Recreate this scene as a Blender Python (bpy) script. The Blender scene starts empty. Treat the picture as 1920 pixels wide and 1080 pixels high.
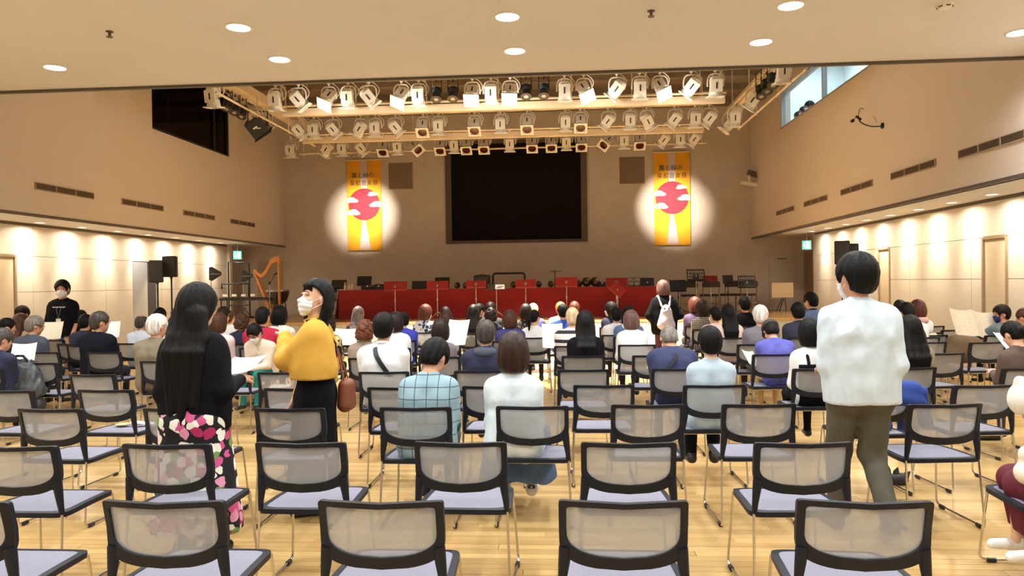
import bpy, bmesh, math, random
import numpy as np
from mathutils import Vector, Matrix, Euler
random.seed(7); np.random.seed(7)
SC=bpy.context.scene; COL=SC.collection
PI=math.pi
# ------------------------------------------------------------------ camera
EYE=1.55
cam=bpy.data.cameras.new('camera'); cam.sensor_width=36.0; cam.lens=36.0*1400/1920; cam.clip_end=200
co=bpy.data.objects.new('camera',cam); COL.objects.link(co)
RT=Vector((0.99736,0.07124,-0.01400)); UP=Vector((0.01342,0.00855,0.99987)); BK=Vector((0.07136,-0.99742,0.00757))
m=Matrix((RT,UP,BK)).transposed().to_4x4(); m.translation=Vector((0,0,EYE)); co.matrix_world=m
SC.camera=co
# ------------------------------------------------------------------ view, world
SC.view_settings.view_transform='Standard'; SC.view_settings.look='None'
SC.view_settings.gamma=1.0; SC.view_settings.use_curve_mapping=False
SC.view_settings.exposure=0.0
W=bpy.data.worlds.new('world'); SC.world=W; W.use_nodes=True
W.node_tree.nodes['Background'].inputs[0].default_value=(1.0,.82,.6,1)
W.node_tree.nodes['Background'].inputs[1].default_value=0.02
SC.cycles.max_bounces=7; SC.cycles.diffuse_bounces=4; SC.cycles.glossy_bounces=3
SC.cycles.transparent_max_bounces=16; SC.cycles.sample_clamp_indirect=6.0
SC.cycles.use_denoising=True
LIGHT_GAIN=1.0
def light(kind,name,loc,energy,color,rot=(0,0,0),size=.2,spread=None,angle=60,blend=.5):
    d=bpy.data.lights.new(name,kind)
    if kind=='POINT': d.shadow_soft_size=size
    d.energy=energy*LIGHT_GAIN; d.color=color
    if kind=='AREA':
        d.shape='DISK'; d.size=size
        if spread: d.spread=math.radians(spread)
    if kind=='SPOT':
        d.spot_size=math.radians(angle); d.spot_blend=blend; d.shadow_soft_size=size
    o=bpy.data.objects.new(name,d); o.location=loc; o.rotation_euler=rot; COL.objects.link(o); return o
def aim(o,target):
    o.rotation_euler=(Vector(target)-o.location).to_track_quat('-Z','Y').to_euler()
NEUTRAL=(.94,.98,1.0); WARM=(1.0,.86,.66); STAGE=(1.0,.90,.74)
# room metrics
XL,XR,YB=-8.08,5.16,21.1          # upper side walls, back wall
LL,LR=-9.28,6.3                   # lower side walls
SOF,CEILZ,HI=2.69,4.0,6.35        # soffit, near ceiling, high ceiling
YE=8.78                           # edge of near ceiling
YN=-3.2                           # wall behind the camera
STG,YS=.69,16.7                   # stage height, stage edge
DOWN=[(-5.6,7.9),(-3.05,7.9),(-.5,7.9),(2.05,7.9),(4.6,7.9),(-3.05,6.88),(-.5,6.88),(2.05,6.88),(-5.6,6.88),(4.6,6.88)]
DOWN_BEHIND=[(x,y) for y in (-.4,1.2,3.6,5.0) for x in (-6.6,-4.0,-1.4,1.2,3.8)]
WASH_L=[(-8.97,12.2+1.115*k) for k in range(-3,7)]
WASH_R=[(5.97,10.91+1.09*k) for k in range(-3,8)]
for x,y in DOWN+DOWN_BEHIND:
    light('AREA','downlight_beam',(x,y,CEILZ-.03),36,NEUTRAL,size=.19,spread=150)
for x,y in WASH_L:
    o=light('SPOT','wash_beam',(x,y,SOF-.03),120,WARM,size=.03,angle=58,blend=1.0); aim(o,(LL,y,SOF-.85)); light('AREA','wash_spill',(x,y,SOF-.03),14,WARM,size=.12,spread=165)
for x,y in WASH_R:
    o=light('SPOT','wash_beam',(x,y,SOF-.03),120,WARM,size=.03,angle=58,blend=1.0); aim(o,(LR,y,SOF-.85)); light('AREA','wash_spill',(x,y,SOF-.03),14,WARM,size=.12,spread=165)
# the two banner spots and the lit stage lamps
for bx in (-5.72,2.99):
    o=light('SPOT','banner_beam',(bx*.8-.3,17.6,4.35),1900,STAGE,size=.06,angle=35,blend=1.0); aim(o,(bx,YB,3.55))
for x,ty in ((-4.1,13.2),(-2.7,14.8),(-1.4,12.4),(-.7,15.0),(.62,13.0),(1.98,14.6)):
    o=light('SPOT','stage_beam',(x,12.7,4.45),4600,STAGE,size=.09,angle=62,blend=.8); aim(o,(x,ty,0)); light('POINT','lens_spill',(x,12.72,4.52),20,STAGE,size=.08)
# ------------------------------------------------------------------ materials
MATS={}
def nodes(m): return m.node_tree.nodes,m.node_tree.links
def mat(name,col,rough=.6,metal=0.0,spec=.5,noise=0.0,nscale=8.0,bump=0.0,bscale=60.0,stretch=(1,1,1),emit=None,sheen=0.0,coord='Object'):
    if name in MATS: return MATS[name]
    m=bpy.data.materials.new(name); m.use_nodes=True; N,L=nodes(m); b=N['Principled BSDF']
    b.inputs['Base Color'].default_value=(*col,1); b.inputs['Roughness'].default_value=rough
    b.inputs['Metallic'].default_value=metal; b.inputs['Specular IOR Level'].default_value=spec
    if sheen: b.inputs['Sheen Weight'].default_value=sheen
    if emit: b.inputs['Emission Color'].default_value=(*emit[0],1); b.inputs['Emission Strength'].default_value=emit[1]
    if noise or bump:
        tc=N.new('ShaderNodeTexCoord'); mp=N.new('ShaderNodeMapping'); mp.inputs['Scale'].default_value=stretch
        L.new(tc.outputs[coord],mp.inputs['Vector'])
    if noise:
        n=N.new('ShaderNodeTexNoise'); n.inputs['Scale'].default_value=nscale; n.inputs['Detail'].default_value=4
        L.new(mp.outputs[0],n.inputs['Vector'])
        r=N.new('ShaderNodeValToRGB'); e=r.color_ramp.elements
        e[0].position=.3; e[1].position=.7
        e[0].color=(*[max(0,c*(1-noise)) for c in col],1); e[1].color=(*[min(1,c*(1+noise)) for c in col],1)
        L.new(n.outputs['Fac'],r.inputs[0]); L.new(r.outputs[0],b.inputs['Base Color'])
    if bump:
        n2=N.new('ShaderNodeTexNoise'); n2.inputs['Scale'].default_value=bscale; n2.inputs['Detail'].default_value=3
        L.new(mp.outputs[0],n2.inputs['Vector'])
        bp=N.new('ShaderNodeBump'); bp.inputs['Strength'].default_value=bump; bp.inputs['Distance'].default_value=.01
        L.new(n2.outputs['Fac'],bp.inputs['Height']); L.new(bp.outputs[0],b.inputs['Normal'])
    MATS[name]=m; return m
def glow(name,col,s):
    if name in MATS: return MATS[name]
    m=bpy.data.materials.new(name); m.use_nodes=True; N,L=nodes(m); N.remove(N['Principled BSDF'])
    e=N.new('ShaderNodeEmission'); e.inputs[0].default_value=(*col,1); e.inputs[1].default_value=s
    L.new(e.outputs[0],N['Material Output'].inputs[0]); MATS[name]=m; return m
# ------------------------------------------------------------------ mesh helpers
def box(bm,x0,x1,y0,y1,z0,z1):
    v=[bm.verts.new(p) for p in ((x0,y0,z0),(x1,y0,z0),(x1,y1,z0),(x0,y1,z0),(x0,y0,z1),(x1,y0,z1),(x1,y1,z1),(x0,y1,z1))]
    for f in ((0,3,2,1),(4,5,6,7),(0,1,5,4),(1,2,6,5),(2,3,7,6),(3,0,4,7)): bm.faces.new([v[i] for i in f])
    return v
def xform(vs,M):
    for v in vs: v.co=M@v.co
def tube(bm,pts,r,seg=8,cap=True,rs=None):
    pts=[Vector(p) for p in pts]; n=len(pts); rings=[]; ref=None
    for i,p in enumerate(pts):
        t=(pts[min(i+1,n-1)]-pts[max(i-1,0)])
        if t.length<1e-9: t=Vector((0,0,1))
        t.normalize()
        if ref is None:
            ref=Vector((0,0,1)) if abs(t.z)<.9 else Vector((1,0,0))
        u=(ref-t*ref.dot(t)); u.normalize(); w=t.cross(u); ref=u
        rr=rs[i] if rs else r
        rings.append([bm.verts.new(p+u*rr*math.cos(2*PI*k/seg)+w*rr*math.sin(2*PI*k/seg)) for k in range(seg)])
    for a,b in zip(rings,rings[1:]):
        for k in range(seg): bm.faces.new((a[k],a[(k+1)%seg],b[(k+1)%seg],b[k]))
    if cap: bm.faces.new(rings[0][::-1]); bm.faces.new(rings[-1])
    return [v for r_ in rings for v in r_]
def lathe(bm,prof,seg=20,M=None,cap=True):
    rings=[]
    for r,z in prof:
        rings.append([bm.verts.new((r*math.cos(2*PI*k/seg),r*math.sin(2*PI*k/seg),z)) for k in range(seg)])
    for a,b in zip(rings,rings[1:]):
        for k in range(seg): bm.faces.new((a[k],a[(k+1)%seg],b[(k+1)%seg],b[k]))
    if cap: bm.faces.new(rings[0][::-1]); bm.faces.new(rings[-1])
    vs=[v for r_ in rings for v in r_]
    if M is not None: xform(vs,M)
    return vs
def prism(bm,poly,d0,d1,axis='y'):
    """extrude a 2-D polygon; axis y: polygon in x,z ; axis x: polygon in y,z ; axis z: polygon in x,y"""
    def P(p,d): return {'y':(p[0],d,p[1]),'x':(d,p[0],p[1]),'z':(p[0],p[1],d)}[axis]
    a=[bm.verts.new(P(p,d0)) for p in poly]; b=[bm.verts.new(P(p,d1)) for p in poly]
    n=len(poly)
    for i in range(n): bm.faces.new((a[i],a[(i+1)%n],b[(i+1)%n],b[i]))
    bm.faces.new(a[::-1]); bm.faces.new(b); return a+b
def arc(p0,p1,p2,n=6):
    """quadratic bend"""
    p0,p1,p2=Vector(p0),Vector(p1),Vector(p2)
    return [(1-t)**2*p0+2*t*(1-t)*p1+t*t*p2 for t in [i/n for i in range(n+1)]]
def mesh_of(name,bm,smooth=True,angle=40,bevel=0):
    bmesh.ops.recalc_face_normals(bm,faces=bm.faces)
    if bevel:
        bmesh.ops.bevel(bm,geom=[e for e in bm.edges if e.calc_face_angle(0)>.6],offset=bevel,segments=2,affect='EDGES',clamp_overlap=True)
    me=bpy.data.meshes.new(name); bm.to_mesh(me); bm.free()
    if smooth:
        me.shade_smooth()
        try: me.set_sharp_from_angle(angle=math.radians(angle))
        except Exception: pass
    return me
def link(name,me,m=None,parent=None,loc=None,rot=None):
    o=bpy.data.objects.new(name,me); COL.objects.link(o)
    if m is not None and me is not None and len(me.materials)==0: me.materials.append(m)
    if parent: o.parent=parent
    if loc is not None: o.location=loc
    if rot is not None: o.rotation_euler=rot
    return o
def obj(name,bm,m,parent=None,loc=None,rot=None,smooth=True,angle=40,bevel=0):
    return link(name,mesh_of(name,bm,smooth,angle,bevel),m,parent,loc,rot)
def NB(): return bmesh.new()
def boxobj(name,dims,m,parent=None,bevel=.004,**k):
    bm=NB(); box(bm,*dims); return obj(name,bm,m,parent,bevel=bevel,**k)
def tag(o,label=None,cat=None,group=None,kind=None):
    if label: o['label']=label
    if cat: o['category']=cat
    if group: o['group']=group
    if kind: o['kind']=kind
    return o
def empty(name,loc,label,cat,group=None,rz=0):
    o=bpy.data.objects.new(name,None); COL.objects.link(o); o.location=loc; o.rotation_euler=(0,0,rz); o.empty_display_size=.1
    return tag(o,label,cat,group)
def copy_tree(o,parent=None):
    c=o.copy(); COL.objects.link(c)
    if parent: c.parent=parent
    for ch in list(KIDS.get(o.name,())): copy_tree(ch,c)
    return c
KIDS={}
def index_kids(o):
    ks=[x for x in bpy.data.objects if x.parent==o]; KIDS[o.name]=ks
    for k in ks: index_kids(k)
def placed(proto,first,loc,rz,label,cat,group):
    if not first.get(proto.name):
        first[proto.name]=1; o=proto
    else: o=copy_tree(proto)
    o.location=loc; o.rotation_euler=(0,0,rz); tag(o,label,cat,group); return o
# ------------------------------------------------------------------ wood floor material (world position, strips along x)
def wood_floor(name,c0,c1,strip=.0757,length=1.82,rough=.22):
    m=bpy.data.materials.new(name); m.use_nodes=True; N,L=nodes(m); b=N['Principled BSDF']
    g=N.new('ShaderNodeNewGeometry'); sp=N.new('ShaderNodeSeparateXYZ'); L.new(g.outputs['Position'],sp.inputs[0])
    def mth(op,a,bv=None):
        n=N.new('ShaderNodeMath'); n.operation=op
        for i,v in enumerate((a,bv)):
            if v is None: continue
            if isinstance(v,(int,float)): n.inputs[i].default_value=v
            else: L.new(v,n.inputs[i])
        return n.outputs[0]
    row=mth('FLOOR',mth('DIVIDE',sp.outputs['Y'],strip))
    off=mth('MULTIPLY',mth('FRACT',mth('MULTIPLY',row,.618)),length)
    cx=mth('DIVIDE',mth('ADD',sp.outputs['X'],off),length); colm=mth('FLOOR',cx)
    cb=N.new('ShaderNodeCombineXYZ'); L.new(row,cb.inputs[0]); L.new(colm,cb.inputs[1])
    wn=N.new('ShaderNodeTexWhiteNoise'); wn.noise_dimensions='3D'; L.new(cb.outputs[0],wn.inputs['Vector'])
    mp=N.new('ShaderNodeMapping'); mp.inputs['Scale'].default_value=(1.6,34,1); L.new(g.outputs['Position'],mp.inputs['Vector'])
    ad=N.new('ShaderNodeVectorMath'); ad.operation='ADD'; L.new(mp.outputs[0],ad.inputs[0]); 
    sc=N.new('ShaderNodeVectorMath'); sc.operation='SCALE'; L.new(wn.outputs['Color'],sc.inputs[0]); sc.inputs['Scale'].default_value=20; L.new(sc.outputs[0],ad.inputs[1])
    ns=N.new('ShaderNodeTexNoise'); ns.inputs['Scale'].default_value=1.0; ns.inputs['Detail'].default_value=5; L.new(ad.outputs[0],ns.inputs['Vector'])
    mixf=mth('ADD',mth('MULTIPLY',wn.outputs['Value'],.55),mth('MULTIPLY',ns.outputs['Fac'],.5))
    r=N.new('ShaderNodeValToRGB'); r.color_ramp.elements[0].color=(*c0,1); r.color_ramp.elements[1].color=(*c1,1)
    r.color_ramp.elements[0].position=.12; r.color_ramp.elements[1].position=.9
    L.new(mixf,r.inputs[0])
    # joints
    fy=mth('FRACT',mth('DIVIDE',sp.outputs['Y'],strip)); fx=mth('FRACT',cx)
    j=mth('MAXIMUM',mth('LESS_THAN',fy,.035),mth('LESS_THAN',fx,.0016))
    mx=N.new('ShaderNodeMixRGB'); mx.blend_type='MULTIPLY'; L.new(mth('MULTIPLY',j,.45),mx.inputs[0]); L.new(r.outputs[0],mx.inputs[1]); mx.inputs[2].default_value=(.45,.3,.18,1)
    L.new(mx.outputs[0],b.inputs['Base Color']); b.inputs['Roughness'].default_value=rough
    b.inputs['Specular IOR Level'].default_value=.5
    n3=N.new('ShaderNodeTexNoise'); n3.inputs['Scale'].default_value=2.2; L.new(g.outputs['Position'],n3.inputs['Vector'])
    bp=N.new('ShaderNodeBump'); bp.inputs['Strength'].default_value=.15; bp.inputs['Distance'].default_value=.01; L.new(n3.outputs['Fac'],bp.inputs['Height']); L.new(bp.outputs[0],b.inputs['Normal'])
    MATS[name]=m; return m
FLOORM=wood_floor('maple_strip_floor',(.42,.255,.09),(.67,.455,.19))
STAGEM=wood_floor('stage_boards',(.40,.22,.08),(.52,.30,.12),strip=.09)
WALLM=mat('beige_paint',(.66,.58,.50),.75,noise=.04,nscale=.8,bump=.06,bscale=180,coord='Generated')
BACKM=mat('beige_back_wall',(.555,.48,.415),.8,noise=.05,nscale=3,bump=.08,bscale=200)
CEILM=mat('cream_ceiling',(.73,.72,.72),.85,noise=.02,nscale=1)
DARKTRIM=mat('dark_trim',(.10,.085,.07),.5)
HIGHM=mat('brown_high_ceiling',(.20,.155,.11),.85,noise=.15,nscale=2.5,bump=.3,bscale=14)
PANELM=mat('cream_wall_panel',(.71,.655,.57),.5,noise=.03,nscale=1.2)
BLACK=mat('black_metal',(.012,.012,.014),.45)
CHROME=mat('chrome',(.62,.60,.57),.22,metal=1.0)
WHITEP=mat('white_paper',(.86,.85,.80),.7)
CREAM=mat('cream_enamel',(.87,.83,.74),.4,noise=.06,nscale=6)
# ------------------------------------------------------------------ layout tables (metres)
CHAIRS=[
(-2.263,2.837,0.0,'empty mesh chair at the left end of the nearest row, cut off by the frame'),
(-1.471,2.869,0.0,'empty mesh chair in the nearest row, first one standing whole in view from the left'),
(-0.673,2.888,0.0,'empty mesh chair in the nearest row, just left of the centre aisle'),
(0.193,2.909,0.0,'empty mesh chair in the nearest row, just right of the centre aisle'),
(1.038,2.929,-2.0,'empty mesh chair at the right end of the nearest row'),
(-2.736,3.758,0.0,'empty mesh chair in the second row, cut off by the left edge'),
(-1.976,3.812,-1.0,'empty mesh chair in the second row, in front of the floral skirt'),
(-1.316,3.852,0.0,'empty mesh chair in the second row, behind the woman in the yellow blouse'),
(-0.519,3.869,-1.0,'empty mesh chair in the second row, behind the white sneakers on the aisle'),
(0.292,3.863,0.0,'empty mesh chair in the second row, right of the centre aisle'),
(1.102,3.868,2.0,'empty mesh chair in the second row, behind the standing man in white'),
(-3.322,4.852,-3.0,'empty mesh chair in the third row, leftmost'),
(-2.483,4.863,-2.0,'mesh chair in the third row half hidden by the floral skirt'),
(-1.749,4.855,0.0,'empty mesh chair in the third row, overlapping the foot of the black dress'),
(-0.951,4.885,0.0,'mesh chair carrying the person in the plaid overshirt'),
(-0.218,4.915,0.0,'mesh chair carrying the woman in the white sweater and denim skirt'),
(0.498,4.966,1.0,'empty mesh chair in the third row, right of the woman in the white sweater'),
(1.178,4.976,2.0,'empty mesh chair in the third row, left of the standing man in white'),
(2.267,4.959,5.0,'empty mesh chair in the third row, right of the standing man in white'),
(-4.281,5.699,-4.0,'mesh chair in the fourth row at the left edge of the view'),
(-3.497,5.707,-3.0,'empty mesh chair in the fourth row with small papers on its seat'),
(-2.062,5.753,0.0,'mesh chair in the fourth row hidden behind the black dress'),
(-1.273,5.788,0.0,'empty mesh chair in the fourth row, left of the plaid overshirt'),
(-0.557,5.824,0.0,'empty mesh chair in the fourth row, left of the white sweater'),
(0.272,5.857,1.0,'empty mesh chair in the fourth row, just right of the centre aisle'),
(1.074,5.832,2.0,'mesh chair carrying the short-haired woman in the pale blue top'),
(2.170,5.664,4.0,'mesh chair with a blue jacket bundled on it, beside the standing man'),
(2.932,5.774,6.0,'empty mesh chair in the fourth row near the right edge'),
(-4.242,6.682,-4.0,'empty mesh chair in the fifth row, behind the man in the black sweater'),
(-3.364,6.646,-2.0,'mesh chair in the fifth row mostly hidden by the woman in black'),
(-2.539,6.764,0.0,'mesh chair in the fifth row between the two standing women'),
(-1.615,6.762,0.0,'mesh chair carrying the man in the white shirt with the black strap'),
(-0.766,6.801,0.0,'mesh chair carrying the man in the hooded navy jacket'),
(0.142,6.837,1.0,'empty mesh chair in the fifth row, behind the long-haired woman in black'),
(0.960,6.876,2.0,'mesh chair carrying the stooping man in the navy windbreaker'),
(2.147,6.817,3.0,'mesh chair carrying the woman in the white blouse and black vest'),
(2.908,6.856,5.0,'mesh chair carrying the long-haired woman behind the standing man'),
(3.810,6.770,8.0,'mesh chair carrying the woman in the brown cardigan at the right edge'),
(-5.526,7.725,-5.0,'mesh chair in the sixth row with a dark grey rucksack hung on it'),
(-4.244,7.805,-2.0,'mesh chair carrying the white-haired man in the grey jacket'),
(-3.512,7.813,-2.0,'mesh chair with a white leaflet on its seat, right of the woman in black'),
(-2.073,7.989,0.0,'mesh chair carrying the auburn curly-haired woman in taupe'),
(-1.338,8.050,0.0,'mesh chair carrying the brown-bobbed person in mauve'),
(0.172,8.057,1.0,'mesh chair carrying the long-haired woman in black by the aisle'),
(0.899,8.061,2.0,'empty mesh chair in the sixth row, left of the stooping man in navy'),
(2.118,8.084,3.0,'mesh chair carrying the man in the purple shirt and cap'),
(3.758,8.072,6.0,'empty mesh chair on the right side, below the round dark bag'),
(-6.380,8.978,-6.0,'mesh chair carrying the grey-haired man in glasses with a cream sheet'),
(-5.574,8.915,-4.0,'mesh chair carrying the man in the black sweater'),
(0.844,9.371,2.0,'mesh chair carrying the woman in the white jacket right of the aisle'),
(2.235,9.312,4.0,'mesh chair carrying the white-haired man in the grey sweater'),
(4.880,9.348,9.0,'empty mesh chair on the right side, in front of the brown cardigan'),
(4.245,9.417,6.0,'empty mesh chair on the right side behind the rolled paper'),
(-6.584,9.996,-4.0,'empty mesh chair between the navy sweater and the black sweater on the left'),
(4.787,10.494,7.0,'mesh chair on the right side beside the rolled paper'),
(5.592,11.469,8.0,'mesh chair on the right side with a round brown bag standing before it'),
(5.601,10.388,10.0,'mesh chair carrying the newspaper reader'),
(5.659,12.368,7.0,'empty mesh chair farthest back on the right side, with the black bag on it'),
]
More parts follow.
